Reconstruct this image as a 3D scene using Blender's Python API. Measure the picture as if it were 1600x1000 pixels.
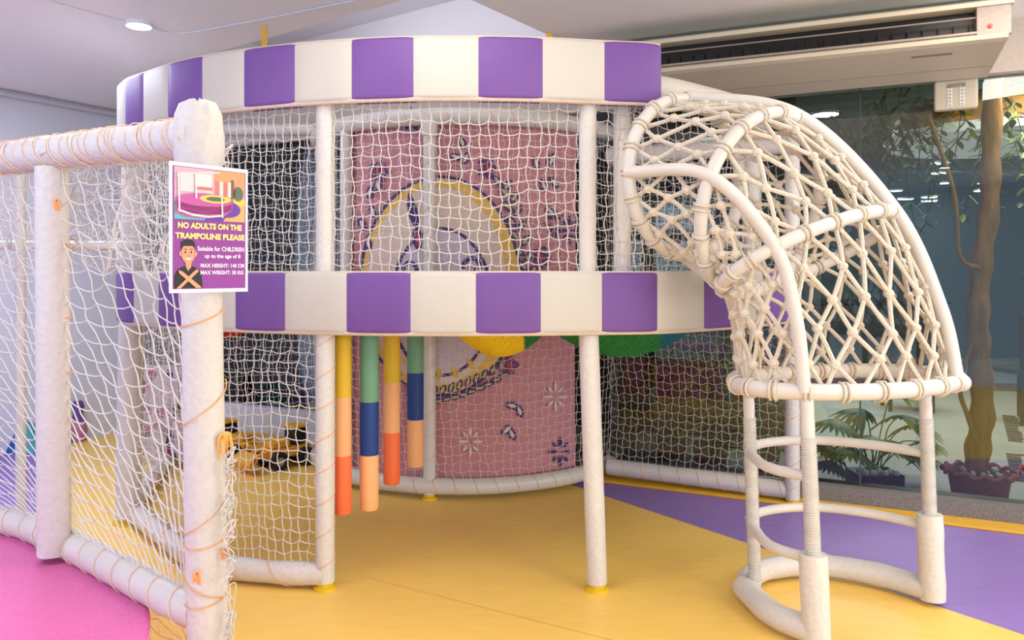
import bpy, math, random
import numpy as np
from mathutils import Vector
random.seed(7); rng = np.random.default_rng(7)
PI = math.pi
for o in list(bpy.data.objects): bpy.data.objects.remove(o)
S = bpy.context.scene; C = S.collection
# ---------------- camera, world, exposure, lights
F = 1250.0; HZ = 425.0; CH = 1.30
cd = bpy.data.cameras.new('camera'); cam = bpy.data.objects.new('camera', cd); C.objects.link(cam)
cam.location = (0, 0, CH); cam.rotation_euler = (PI/2, 0, 0)
cd.sensor_width = 36; cd.lens = 36*F/1600; cd.shift_y = (HZ-500)/1600; cd.clip_start = .05
S.camera = cam
S.view_settings.view_transform = 'Standard'; S.view_settings.look = 'None'
S.view_settings.gamma = 1; S.view_settings.use_curve_mapping = False
S.view_settings.exposure = 0.64
w = bpy.data.worlds.new('world'); S.world = w; w.use_nodes = True
w.node_tree.nodes['Background'].inputs[0].default_value = (.74, .86, 1, 1)
w.node_tree.nodes['Background'].inputs[1].default_value = .62
def area(name, loc, size, power, col, rot=(0, 0, 0), sy=None):
    l = bpy.data.lights.new(name, 'AREA'); l.energy = power; l.color = col; l.size = size
    if sy: l.shape = 'RECTANGLE'; l.size_y = sy
    o = bpy.data.objects.new(name, l); C.objects.link(o); o.location = loc; o.rotation_euler = rot
    return o
area('panel_light_warm', (2.5, .9, 2.56), 1.6, 40, (.92, .93, .82), (math.radians(16), 0, 0), 1.2)
area('panel_light_cool', (-2.3, 1.6, 2.56), 1.6, 26, (.76, .86, 1), (math.radians(10), 0, 0), 1.2)
area('fill_light_mid', (-.35, 2.4, 2.56), .8, 8, (.92, .93, .85))  # overhead fill added to lift the middle of the floor
area('panel_light_far_left', (-2.6, 4.3, 2.55), .8, 25, (.80, .84, 1))
area('fill_light_far_right', (2.1, 2.9, 2.55), .8, 15, (1, .86, .72))  # unseen warm fill, turned up to brighten the floor
area('cove_light', (-.95, 4.38, 2.74), 1.6, 4.5, (.88, .91, 1), (math.radians(105), 0, -.63), .12)
area('rear_fill_light', (3.0, -3.9, 1.3), 5.6, 76, (.86, .97, 1), (math.radians(90), 0, 0), 2.3)  # soft frontal fill added behind the camera, no window there
area('side_fill_light', (-5.6, -1.0, 1.4), 4.0, 50, (.74, .86, 1), (math.radians(90), 0, math.radians(-75)), 2.2)  # added cool fill from the left, no real source
area('side_fill_light', (5.2, .4, 1.1), 3.4, 60, (1, .97, .86), (math.radians(90), 0, math.radians(80)), 2.0)  # added warm fill from the right, no real source
area('lobby_light', (3.4, 7.6, 2.6), 2.2, 78, (.92, .95, 1))
area('tree_fill_light', (3.1, 4.45, 2.5), .5, 22, (1, .90, .76))  # extra fill added to brighten the tree trunk

# ---------------- pixel helpers (1600x1000)
def P(u, v, Y): return Vector(((u-800)/F*Y, Y, CH-(v-HZ)/F*Y))
def G(u, v, z=0.0):
    Y = (CH-z)*F/(v-HZ); return Vector(((u-800)/F*Y, Y, z))
def YG(x): return 5.12-.5*(x-.57)                 # the glazed wall line
TG = Vector((.8944, -.4472, 0)); NG = Vector((-.4472, -.8944, 0))
# ---------------- materials
MATS = {}
def mat(name, col, rough=.6, bump=0., scale=60., var=.06, metal=0., emit=0., spec=.4, kind='noise', stretch=None):
    if name in MATS: return MATS[name]
    m = bpy.data.materials.new(name); m.use_nodes = True; nt = m.node_tree; N = nt.nodes; L = nt.links
    b = N['Principled BSDF']
    lin = [((c/255+.055)/1.055)**2.4 if c/255 > .04045 else c/255/12.92 for c in col]
    b.inputs['Roughness'].default_value = rough; b.inputs['Metallic'].default_value = metal
    b.inputs['Specular IOR Level'].default_value = spec
    tc = N.new('ShaderNodeTexCoord'); mp = N.new('ShaderNodeMapping'); L.new(tc.outputs['Object'], mp.inputs[0])
    if stretch: mp.inputs['Scale'].default_value = stretch
    t = N.new('ShaderNodeTexNoise') if kind == 'noise' else N.new('ShaderNodeTexVoronoi')
    t.inputs['Scale'].default_value = scale; L.new(mp.outputs[0], t.inputs['Vector'])
    fac = t.outputs[0]
    r = N.new('ShaderNodeValToRGB'); L.new(fac, r.inputs[0])
    r.color_ramp.elements[0].position = .3; r.color_ramp.elements[1].position = .7
    r.color_ramp.elements[0].color = [max(0, c*(1-var)) for c in lin]+[1]
    r.color_ramp.elements[1].color = [min(1, c*(1+var)) for c in lin]+[1]
    L.new(r.outputs[0], b.inputs['Base Color'])
    if bump:
        bp = N.new('ShaderNodeBump'); bp.inputs['Strength'].default_value = bump; bp.inputs['Distance'].default_value = .01
        L.new(fac, bp.inputs['Height']); L.new(bp.outputs[0], b.inputs['Normal'])
    if emit:
        b.inputs['Emission Color'].default_value = lin+[1]; b.inputs['Emission Strength'].default_value = emit
    MATS[name] = m; return m
M_wrap = mat('white_wrap', (216, 210, 205), .5, .35, 55, .04)
M_vinyl = mat('white_vinyl', (214, 208, 202), .32, .08, 14, .03)
M_band = mat('cream_vinyl', (203, 197, 188), .5, .06, 300, .02)
M_purple = mat('purple_vinyl', (116, 78, 152), .5, .08, 300, .06)
M_pipe = mat('piping', (214, 196, 180), .5)  # peach tint holds the light bounced up from the floor
M_net = mat('net_cord', (216, 210, 204), .7, .0, 60, .03)
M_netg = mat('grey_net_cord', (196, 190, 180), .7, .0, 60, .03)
M_rope = mat('cotton_rope', (218, 206, 190), .8, .6, 160, .07)
M_cord = mat('orange_twine', (238, 172, 112), .7)
M_yel = mat('yellow_mat', (255, 208, 106), .42, .10, 6, .035, stretch=(1, 4, 1))
M_pur = mat('purple_mat', (148, 118, 192), .45, .10, 6, .05, stretch=(1, 4, 1))
M_seam = mat('mat_seam', (205, 155, 70), .6)
M_pink = mat('pink_pad', (240, 120, 186), .5, .12, 90, .04)
M_wall = mat('wall_paint', (218, 220, 232), .8, .05, 120, .01)
M_ceil = mat('ceiling_paint', (246, 244, 242), .9, .25, 140, .02)
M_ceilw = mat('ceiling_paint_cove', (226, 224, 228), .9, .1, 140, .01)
M_black = mat('black_plastic', (22, 20, 20), .4)
M_ac = mat('beige_plastic', (206, 196, 172), .45, .03, 60, .02)
M_acd = mat('dark_beige_plastic', (150, 138, 130), .5)
M_granite = mat('granite', (128, 122, 120), .7, .4, 160, .35)
M_strip = mat('ribbed_edging', (224, 172, 50), .5, .0, 60, .05)
M_capy = mat('yellow_cap', (226, 188, 30), .4)
M_lamp = mat('lamp_diffuser', (255, 252, 248), .5, emit=9)
def lin(c): return [((x/255+.055)/1.055)**2.4 if x/255 > .04045 else x/255/12.92 for x in c]+[1]
def glassmat():
    m = bpy.data.materials.new('window_glass'); m.use_nodes = True; nt = m.node_tree; N = nt.nodes; L = nt.links; N.clear()
    o = N.new('ShaderNodeOutputMaterial'); mx = N.new('ShaderNodeMixShader'); t = N.new('ShaderNodeBsdfTransparent'); g = N.new('ShaderNodeBsdfGlossy'); f = N.new('ShaderNodeFresnel')
    t.inputs[0].default_value = (.77, .82, .80, 1); g.inputs['Roughness'].default_value = .01; g.inputs[0].default_value = (.8, .9, .95, 1)
    f.inputs[0].default_value = 1.5
    ma = N.new('ShaderNodeMath'); ma.operation = 'MULTIPLY_ADD'; ma.inputs[1].default_value = 1.; ma.inputs[2].default_value = .02
    L.new(f.outputs[0], ma.inputs[0]); L.new(ma.outputs[0], mx.inputs[0]); L.new(t.outputs[0], mx.inputs[1]); L.new(g.outputs[0], mx.inputs[2]); L.new(mx.outputs[0], o.inputs[0])
    return m
M_glass = glassmat()

# ---------------- mesh builder
class MB:
    def __init__(s): s.v = []; s.f = []; s.m = []; s.n = 0
    def add(s, vs, fs, mi=0):
        b = s.n
        s.v.extend([tuple(float(c) for c in p) for p in vs]); s.n += len(vs)
        for f in fs: s.f.append([i+b for i in f]); s.m.append(mi)
        return s
    def box(s, c, d, rz=0., mi=0, t=None):
        cs, sn = math.cos(rz), math.sin(rz); vs = []
        for z in (-1, 1):
            for y in (-1, 1):
                for x in (-1, 1):
                    X, Y, Z = x*d[0]/2, y*d[1]/2, z*d[2]/2
                    vs.append((c[0]+X*cs-Y*sn, c[1]+X*sn+Y*cs, c[2]+Z))
        return s.add(vs, [(0, 2, 3, 1), (4, 5, 7, 6), (0, 1, 5, 4), (2, 6, 7, 3), (0, 4, 6, 2), (1, 3, 7, 5)], mi)
    def prism(s, poly, z0, z1, mi=0):
        n = len(poly); vs = [(p[0], p[1], z0) for p in poly]+[(p[0], p[1], z1) for p in poly]
        fs = [tuple(range(n-1, -1, -1)), tuple(range(n, 2*n))]+[(i, (i+1) % n, n+(i+1) % n, n+i) for i in range(n)]
        return s.add(vs, fs, mi)
    def tube(s, pts, r, k=8, closed=False, mi=0, cap=True):
        p = np.array([tuple(a) for a in pts], float); n = len(p)
        r = np.full(n, r, float) if np.isscalar(r) else np.array(r, float)
        if closed: t = np.roll(p, -1, 0)-np.roll(p, 1, 0)
        else:
            t = np.empty_like(p); t[1:-1] = p[2:]-p[:-2]; t[0] = p[1]-p[0]; t[-1] = p[-1]-p[-2]
        t /= np.linalg.norm(t, axis=1)[:, None]+1e-12
        a = np.array([0, 0, 1.]) if abs(t[0][2]) < .9 else np.array([1., 0, 0])
        x = np.cross(t[0], a); x /= np.linalg.norm(x); X = [x]
        for i in range(1, n):
            x = x-t[i]*np.dot(x, t[i]); x = x/(np.linalg.norm(x)+1e-12); X.append(x)
        X = np.array(X); Yv = np.cross(t, X)
        an = np.arange(k)*2*PI/k
        V = p[:, None, :]+r[:, None, None]*(np.cos(an)[None, :, None]*X[:, None, :]+np.sin(an)[None, :, None]*Yv[:, None, :])
        fs = []
        for i in range(n if closed else n-1):
            j = (i+1) % n
            for q in range(k):
                fs.append((i*k+q, i*k+(q+1) % k, j*k+(q+1) % k, j*k+q))
        if not closed and cap:
            fs.append(tuple(range(k-1, -1, -1))); fs.append(tuple((n-1)*k+q for q in range(k)))
        return s.add(V.reshape(-1, 3), fs, mi)
    def ball(s, c, r, k=6, mi=0, sc=(1, 1, 1)):
        vs = [(c[0], c[1], c[2]+r*sc[2])]; fs = []
        for i in range(1, k):
            th = PI*i/k
            for j in range(k+2):
                ph = 2*PI*j/(k+2); vs.append((c[0]+r*sc[0]*math.sin(th)*math.cos(ph), c[1]+r*sc[1]*math.sin(th)*math.sin(ph), c[2]+r*sc[2]*math.cos(th)))
        vs.append((c[0], c[1], c[2]-r*sc[2])); q = k+2
        for j in range(q): fs.append((0, 1+j, 1+(j+1) % q))
        for i in range(k-2):
            for j in range(q): fs.append((1+i*q+j, 1+(i+1)*q+j, 1+(i+1)*q+(j+1) % q, 1+i*q+(j+1) % q))
        for j in range(q): fs.append((1+(k-2)*q+j, len(vs)-1, 1+(k-2)*q+(j+1) % q))
        return s.add(vs, fs, mi)
    def lathe(s, c, prof, k=24, mi=0):
        vs = []; fs = []; n = len(prof)
        for (r, z) in prof:
            for j in range(k): vs.append((c[0]+r*math.cos(2*PI*j/k), c[1]+r*math.sin(2*PI*j/k), c[2]+z))
        for i in range(n-1):
            for j in range(k): fs.append((i*k+j, i*k+(j+1) % k, (i+1)*k+(j+1) % k, (i+1)*k+j))
        fs.append(tuple(range(k-1, -1, -1))); fs.append(tuple((n-1)*k+j for j in range(k)))
        return s.add(vs, fs, mi)
    def grid(s, fn, nu, nv, mi=0):
        vs = [fn(i/nu, j/nv) for j in range(nv+1) for i in range(nu+1)]
        fs = [(j*(nu+1)+i, j*(nu+1)+i+1, (j+1)*(nu+1)+i+1, (j+1)*(nu+1)+i) for j in range(nv) for i in range(nu)]
        return s.add(vs, fs, mi)
    def build(s, name, mats, parent=None, smooth=True, **props):
        me = bpy.data.meshes.new(name); me.from_pydata(s.v, [], s.f)
        if not isinstance(mats, (list, tuple)): mats = [mats]
        for m in mats: me.materials.append(m)
        me.polygons.foreach_set('material_index', s.m)
        if smooth:
            me.polygons.foreach_set('use_smooth', [True]*len(s.f)); me.update()
            try: me.set_sharp_from_angle(angle=math.radians(42))
            except Exception: pass
        me.update()
        o = bpy.data.objects.new(name, me); C.objects.link(o)
        if parent is not None:
            o.parent = parent
            o.matrix_parent_inverse = parent.matrix_basis.inverted()
        for k, v in props.items(): o[k] = v
        return o
def thing(name, label, cat, loc, group=None):
    o = bpy.data.objects.new(name, None); C.objects.link(o); o.location = loc; o.empty_display_size = .1
    o['label'] = label; o['category'] = cat
    if group: o['group'] = group
    return o
def spline(pts, n=12, closed=False):
    p = [np.array(tuple(a), float) for a in pts]; out = []
    N = len(p)
    for i in range(N if closed else N-1):
        if closed: a, b, c, d = p[(i-1) % N], p[i], p[(i+1) % N], p[(i+2) % N]
        else:
            b, c = p[i], p[i+1]; a = p[i-1] if i else 2*b-c; d = p[i+2] if i+2 < N else 2*c-b
        for k in range(n):
            t = k/n; out.append(.5*((2*b)+(-a+c)*t+(2*a-5*b+4*c-d)*t*t+(-a+3*b-3*c+d)*t**3))
    if not closed: out.append(p[-1])
    return np.array(out)
def resample(pts, n):
    p = np.array([tuple(a) for a in pts], float); d = np.r_[0, np.cumsum(np.linalg.norm(np.diff(p, axis=0), axis=1))]
    t = np.linspace(0, d[-1], n); return np.array([[np.interp(x, d, p[:, k]) for k in range(3)] for x in t])
def length(pts):
    p = np.array([tuple(a) for a in pts], float); return float(np.linalg.norm(np.diff(p, axis=0), axis=1).sum())
def lumpy(n, r, a=.04):
    q = rng.normal(0, 1, n); q = np.convolve(q, [.25, .5, .25], 'same'); return r*(1+a*q)
def wrapped(mb, pts, r, k=14, a=.03, step=.035, mi=0):
    n = max(3, int(length(pts)/step)); q = resample(pts, n); mb.tube(q, lumpy(n, r, a), k, mi=mi); return q
def helix(mb, pts, r, pitch, cr=.0022, phase=0., k=4, t0=0., t1=1., mi=0):
    L = length(pts); turns = L*(t1-t0)/pitch; n = max(8, int(turns*14)); q = resample(pts, 200)
    idx = np.linspace(t0*199, t1*199, n); p = np.array([[np.interp(i, np.arange(200), q[:, c]) for c in range(3)] for i in idx])
    t = np.gradient(p, axis=0); t /= np.linalg.norm(t, axis=1)[:, None]
    a = np.array([0, 0, 1.]) if abs(t[0][2]) < .8 else np.array([0, 1., 0])
    x = np.cross(t, a); x /= np.linalg.norm(x, axis=1)[:, None]; y = np.cross(t, x)
    an = phase+np.linspace(0, turns*2*PI, n)
    mb.tube(p+(r+cr*.6)*(np.cos(an)[:, None]*x+np.sin(an)[:, None]*y), cr, k, mi=mi)
def net(mb, fn, nu, nv, r=.0022, jit=.12, zig=.18, k=4, sag=.25, sub=2):
    """knotted square net over fn(a,b) -> 3D; strands wave between the knots"""
    J = rng.normal(0, jit, (nv+1, nu+1, 2)); J[0] = 0; J[-1] = 0; J[:, 0, 0] = 0; J[:, -1, 0] = 0
    sm = J.copy(); sm[1:-1, 1:-1] = (J[1:-1, 1:-1]*2+J[:-2, 1:-1]+J[2:, 1:-1]+J[1:-1, :-2]+J[1:-1, 2:])/3
    def pos(i, j, dj=0., di=0.):
        o = sm[int(min(j, nv)), int(min(i, nu))]
        zz = zig*(1 if (int(i)+int(j)) % 2 else -1)
        return ((i+di+o[0])/nu, min(1, max(0, (j+dj+o[1]+(zz if 0 < j < nv else 0)*.5)/nv)))
    for j in range(nv+1):
        pts = []
        for i in range(nu+1):
            pts.append(fn(*pos(i, j)))
            if i < nu and sub > 1:
                a = pos(i, j); b = pos(i+1, j); pts.append(fn((a[0]+b[0])/2, max(0, (a[1]+b[1])/2-sag*.3/nv)))
        mb.tube(pts, r, k, cap=False)
    for i in range(nu+1):
        pts = []
        for j in range(nv+1):
            pts.append(fn(*pos(i, j)))
            if j < nv and sub > 1:
                a = pos(i, j); b = pos(i, j+1); pts.append(fn((a[0]+b[0])/2+(.10/nu)*(1 if (i+j) % 2 else -1), (a[1]+b[1])/2))
        mb.tube(pts, r, k, cap=False)
    return mb

# =====================================================  THE ROOM
ZC = 2.60
fl = MB()
A_, B_ = G(915, 765), G(1600, 992)
d = (B_-A_).normalized()
def q2(v): return (v.x, v.y)
far = A_-d*1.2; near = B_+d*4.5
left_a = G(97, 690); left_b = G(72, 800); dl = (left_b-left_a).normalized()
la = left_a-dl*1.5; lb = left_b+dl*6
def flat(poly, z, mi): fl.add([(x, y, z) for x, y in poly], [tuple(range(len(poly)))], mi)
flat([q2(lb), q2(near), q2(A_), q2(far), (-1.4, 7.6), q2(la)], 0, 0)
flat([q2(near), (6.5, near.y), (6.5, YG(6.5)), (q2(far)[0], q2(far)[1])], 0, 1)
flat([(-7, lb.y), q2(lb), q2(la), (-7, la.y)], 0, 1)
s0, s1 = G(575, 903), G(1600, 1165)
dd = (s1-s0).normalized(); nn = Vector((-dd.y, dd.x, 0))*.0012
fl.add([s0-nn+Vector((0, 0, .0006)), s1-nn+Vector((0, 0, .0006)), s1+nn+Vector((0, 0, .0006)), s0+nn+Vector((0, 0, .0006))], [(0, 1, 2, 3)], 2)
fl.build('floor', [M_yel, M_pur, M_seam], smooth=False, kind='structure')
# ribbed edging strip along the sill
st = MB()
for k in range(9):
    off = .015+k*.0185
    a = Vector((-3.2, YG(-3.2), 0))+NG*off; b = Vector((4.6, YG(4.6), 0))+NG*off
    st.tube([a+Vector((0, 0, .006)), b+Vector((0, 0, .006))], .0088, 6)
st.build('trim_1', M_strip, kind='structure')
# ceiling with a rectangular recess
RC = [(-2.55, 5.32), (-.30, 3.67), (.36, 4.62), (-1.89, 6.27)]
cb = MB()
def ring(outer, inner, z, mi=0):
    n = len(outer); cb.add([(x, y, z) for x, y in outer]+[(x, y, z) for x, y in inner], [(i, (i+1) % n, n+(i+1) % n, n+i) for i in range(n)], mi)
ring([(-7, -4), (7, -4), (7, YG(7)), (-7, YG(-7))], [RC[0], RC[1], RC[2], RC[3]], ZC)
cb.add([(x, y, ZC) for x, y in RC]+[(x, y, ZC+.45) for x, y in RC], [(0, 1, 5, 4), (1, 2, 6, 5), (2, 3, 7, 6), (3, 0, 4, 7), (4, 5, 6, 7)], 1)
cb.build('ceiling', [M_ceil, M_ceilw], smooth=False, kind='structure')
# left wall
WL = (G(0, 711), Vector((.50, .866, 0)))
w0 = WL[0]-WL[1]*9; w1 = WL[0]+WL[1]*1.15
MB().add([w0, w1, w1+Vector((0, 0, ZC)), w0+Vector((0, 0, ZC))], [(0, 1, 2, 3)]).build('wall_left', M_wall, smooth=False, kind='structure')
MB().box((0, -4.05, 1.3), (14, .1, 2.6)).build('wall_rear', M_wall, smooth=False, kind='structure')
# glazed wall: sill, header, panes, mullions
def gp(x, off=0., z=0.): return Vector((x, YG(x), z))+NG*off
def slab(mb, x0, x1, z0, z1, o0, o1, mi=0):
    mb.prism([q2(gp(x0, o0)), q2(gp(x1, o0)), q2(gp(x1, o1)), q2(gp(x0, o1))], z0, z1, mi); return mb
slab(MB(), .2, 5.2, 0, .10, .02, -.14).build('trim_2', M_granite, smooth=False, kind='structure')
slab(MB(), -3.6, .2, 0, .22, .02, -.12).build('trim_3', M_wall, smooth=False, kind='structure')
slab(MB(), -3.6, 5.2, 2.33, 2.86, .02, -.12).build('wall_back', mat('header_paint', (206, 194, 184), .8, .03), smooth=False, kind='structure')
M_mul = mat('mullion', (70, 84, 82), .4)
for n, (x0, x1) in enumerate([(-3.6, -1.25), (-1.25, .62), (.62, 1.93), (1.93, 5.2)]):
    g = slab(MB(), x0+.004, x1-.004, .1, 2.33, -.05, -.058).build('window_%d' % (n+1), M_glass, smooth=False, kind='structure')
    if n: slab(MB(), x0-.004, x0+.004, .1, 2.33, -.045, -.063).build('window_frame', M_mul, g, smooth=False)

# ---- wall-corner conduit, ceiling cable
ob = MB(); n0 = WL[1]; nrm = Vector((.866, -.5, 0))
ob.tube([w0+nrm*.03+Vector((0, 0, ZC-.035)), w1+nrm*.03+Vector((0, 0, ZC-.035))], .02, 8)
o = ob.build('conduit', mat('conduit_paint', (205, 203, 212), .5)); o['label'] = 'white conduit pipe running along the top of the left wall'; o['category'] = 'pipe'
o = MB().tube(spline([G2 for G2 in [P(-60, -45, 1), P(70, 0, 1), P(195, 34, 1)]], 1) if False else
     [Vector(((u-800)/F*Y, Y, ZC-.006)) for (u, v) in [(-60, -40), (70, 0), (130, 17), (196, 34)] for Y in [(ZC-.006-CH)*F/(HZ-v)]], .0045, 5).build('ceiling_cable', M_wall)
o['label'] = 'thin white cable on the ceiling left of the round lamp'; o['category'] = 'cable'
o = MB().tube([Vector(((u-800)/F*Y, Y, ZC-.006)) for (u, v) in [(236, 42), (252, 49), (270, 52), (300, 50), (400, 32), (551, 1), (640, -20)] for Y in [(ZC-.006-CH)*F/(HZ-v)]], .0045, 5).build('ceiling_cable', M_wall)
o['label'] = 'thin white cable on the ceiling running right from the round lamp'; o['category'] = 'cable'
# ---- round ceiling lamps
def lamp(x, y, label, r=.066, group=None, z=ZC):
    t = thing('ceiling_lamp', label, 'lamp', (x, y, z), group)
    MB().lathe((x, y, z), [(r*.96, -.022), (r, -.019), (r, 0)], 32).build('frame', M_wall, t)
    MB().lathe((x, y, z), [(r*.3, -.025), (r*.90, -.024), (r*.92, -.021)], 32).build('diffuser', M_lamp, t)
    return t
Y = (ZC-.03-CH)*F/(HZ-44); lamp((217-800)/F*Y, Y, 'round white lit downlight on the ceiling above the left netting')
for i, (x, y) in enumerate([(-1.4, 1.2), (1.2, -.4), (2.6, -1.0), (-.3, -1.4), (3.4, 1.2)]):
    lamp(x, y, 'round lit downlight on the ceiling behind the viewpoint, mirrored in the glass', group='ceiling lamps mirrored in the glass')

# =====================================================  AIR CONDITIONER
def acx(s, o, z):                              # s along glass from right end, o toward camera, z
    base = Vector((2.16, 3.48, 0)); return base-Vector((.915, -.403, 0))*s+Vector((.403, .915, 0))*o+Vector((0, 0, z))
LA = 1.9
ac = thing('air_conditioner', 'long beige ceiling air conditioner with a black louvred outlet', 'air conditioner', acx(1, .3, ZC))
def sweep(profile, s0, s1, name, m, parent, **k):
    n = len(profile); vs = [acx(s0, o, z) for o, z in profile]+[acx(s1, o, z) for o, z in profile]
    b = MB(); b.add(vs, [tuple(range(n)), tuple(range(2*n-1, n-1, -1))]+[(i, n+i, n+(i+1) % n, (i+1) % n) for i in range(n)])
    return b.build(name, m, parent, smooth=False, **k)
sweep([(.02, 2.325), (.04, 2.318), (.40, 2.305), (.66, 2.295), (.70, 2.33), (.70, 2.585), (.30, 2.585), (.28, 2.482), (.10, 2.482), (.10, 2.345)], 0, LA, 'body', M_ac, ac)
sweep([(-.014, 2.337), (-.006, 2.322), (.03, 2.314), (.05, 2.33), (.01, 2.350)], 0, LA, 'lip', M_ac, ac)
sweep([(-.01, 2.468), (-.01, 2.488), (.12, 2.488), (.12, 2.468)], -.02, LA, 'top_rail', M_ac, ac)
sweep([(.075, 2.346), (.075, 2.47), (.10, 2.47), (.10, 2.346)], .12, LA-.06, 'outlet', M_black, ac)
sweep([(-.005, 2.34), (.0, 2.472), (.10, 2.472), (.10, 2.34)], -.01, .12, 'end_cover', M_acd, ac)
sweep([(-.005, 2.34), (.0, 2.472), (.10, 2.472), (.10, 2.34)], LA-.06, LA, 'end_cover', M_acd, ac)
sweep([(-.004, 2.350), (-.004, 2.360), (.04, 2.360), (.04, 2.350)], .12, LA-.06, 'lower_trim', M_acd, ac)
sweep([(.440, 2.300), (.443, 2.300), (.443, 2.3045), (.440, 2.3045)], 0, LA, 'panel_seam', M_acd, ac)
for z in (2.425,): MB().tube([acx(.12, .012, z), acx(LA-.06, .012, z)], .0035, 6).build('louvre_bar', M_acd, ac)
for i in range(30): MB().add([acx(.14+i*.062+e, o_, z) for e in (0, .004) for (o_, z) in ((.05, 2.36), (.074, 2.36), (.074, 2.41), (.05, 2.41))], [(0, 1, 2, 3), (4, 7, 6, 5), (0, 3, 7, 4), (0, 4, 5, 1)]).build('guide_vane', mat('vane', (30, 26, 25), .5), ac, smooth=False)
MB().ball(acx(.07, -.006, 2.378), .010, 6).build('indicator', mat('red_led', (226, 90, 70), .4), ac)
b = MB(); b.add([acx(.2+e, .15+f*.035, 2.3125) for e, f in ((0, 0), (.17, 0), (.17, 1), (0, 1))], [(0, 1, 2, 3)]); b.build('badge', M_acd, ac, smooth=False)
# small box on the header
bx = thing('control_box', 'small beige box with two rows of dots hanging below the air conditioner', 'control box', gp(2.345, .05, 2.14))
b = MB(); cpos = gp(2.345, .055, 2.225); ang = math.atan2(TG.y, TG.x)
b.box(cpos, (.20, .06, .155), ang); o = b.build('case', M_ac, bx, smooth=False)
bv = o.modifiers.new('b', 'BEVEL'); bv.width = .012; bv.segments = 3
b = MB()
for c in (-.028, .028):
    b.box(cpos+TG*c+NG*.031+Vector((0, 0, -.01)), (.022, .003, .105), ang, 0)
    for k in range(6): b.box(cpos+TG*c+NG*.0335+Vector((0, 0, -.055+k*.018)), (.007, .002, .007), ang, 1)
b.box(cpos+NG*.031+Vector((0, 0, .045)), (.085, .003, .02), ang, 1); b.build('dot_labels', [mat('label_white', (232, 228, 222), .5), M_acd], bx, smooth=False)

# =====================================================  BEYOND THE GLASS
M_tile = mat('lobby_tile', (186, 186, 172), .35, .02, 4, .06)
lob = MB(); lob.add([(-4, 5.0+2.3, -.005), (6, 2.5, -.005), (14, 2.5, -.005), (14, 14, -.005), (-4, 14, -.005)], [(0, 1, 2, 3, 4)])
lob.build('floor_lobby', M_tile, smooth=False, kind='structure')
MB().box((5.2, 12.2, 1.4), (13, .1, 2.8)).build('wall_lobby_back', mat('lobby_wall', (84, 112, 118), .7), smooth=False, kind='structure')
MB().box((3.9, 9.45, .004), (5.4, .55, .01), -.25).build('trim_4', mat('threshold_wood', (132, 92, 46), .5, .1, 12, .2), smooth=False, kind='structure')
MB().prism([q2(gp(-3.6, -.40)), q2(gp(.2, -1.5)), q2(gp(1.45, -1.55)), q2(gp(1.45, -1.65)), q2(gp(.2, -1.6)), q2(gp(-3.6, -.5))], 0, 2.8).build('wall_dark_backdrop', mat('dark_backdrop', (56, 64, 66), .7, .05, 8, .2), smooth=False, kind='structure')  # added backdrop that keeps the view through the left panes dark
# counter and chairs, dim, behind the tree
def lobby_box(name, c, dims, col, label, cat, rz=0, parts=None):
    t = thing(name, label, cat, (c[0], c[1], c[2]-dims[2]/2))
    b = MB().box(c, dims, rz); o = b.build('body', mat(name+'_paint', col, .5), t, smooth=False); m_ = o.modifiers.new('b', 'BEVEL'); m_.width = .02
    b = MB().box((c[0], c[1], c[2]+dims[2]/2+.015), (dims[0]+.06, dims[1]+.06, .03), rz); b.build('top', mat(name+'_top', tuple(int(x*.7) for x in col), .4), t, smooth=False)
    for s in (-1, 1):
        MB().box((c[0]+s*dims[0]*.25, c[1]-dims[1]/2-.006, c[2]), (dims[0]*.44, .012, dims[2]*.8), rz).build('door', mat(name+'_door', tuple(int(x*1.25) for x in col), .5), t, smooth=False)
lobby_box('counter', (4.2, 10.4, .45), (2.6, .6, .9), (38, 46, 48), 'dark counter with doors far behind the glass', 'counter')
lobby_box('cabinet', (6.6, 9.2, .6), (1.0, .6, 1.2), (52, 60, 60), 'dark cabinet behind the glass right of the tree trunk', 'cabinet')
def chair(x, y, rz, label):
    t = thing('dining_chair', label, 'chair', (x, y, 0), 'dark chairs behind the glass'); m = mat('dark_wood', (50, 36, 26), .5)
    def tr(a, b_): return (x+a*math.cos(rz)-b_*math.sin(rz), y+a*math.sin(rz)+b_*math.cos(rz))
    MB().box((x, y, .45), (.42, .42, .04), rz).build('seat', m, t, smooth=False)
    for a in (-.18, .18):
        for b_ in (-.18, .18):
            p = tr(a, b_); MB().tube([(p[0], p[1], 0), (p[0], p[1], .43 if b_ < 0 else .92)], .018, 6).build('leg', m, t)
    bb = MB()
    for k in range(5):
        p = tr(-.14+k*.07, .18); bb.box((p[0], p[1], .68), (.025, .02, .40), rz)
    p = tr(0, .18); bb.box((p[0], p[1], .9), (.38, .03, .07), rz); bb.build('backrest', m, t, smooth=False)
chair(3.75, 7.6, 2.9, 'dark slatted chair behind the glass left of the tree trunk')
chair(4.45, 7.0, 3.4, 'dark slatted chair behind the glass right of the tree trunk')
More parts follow.
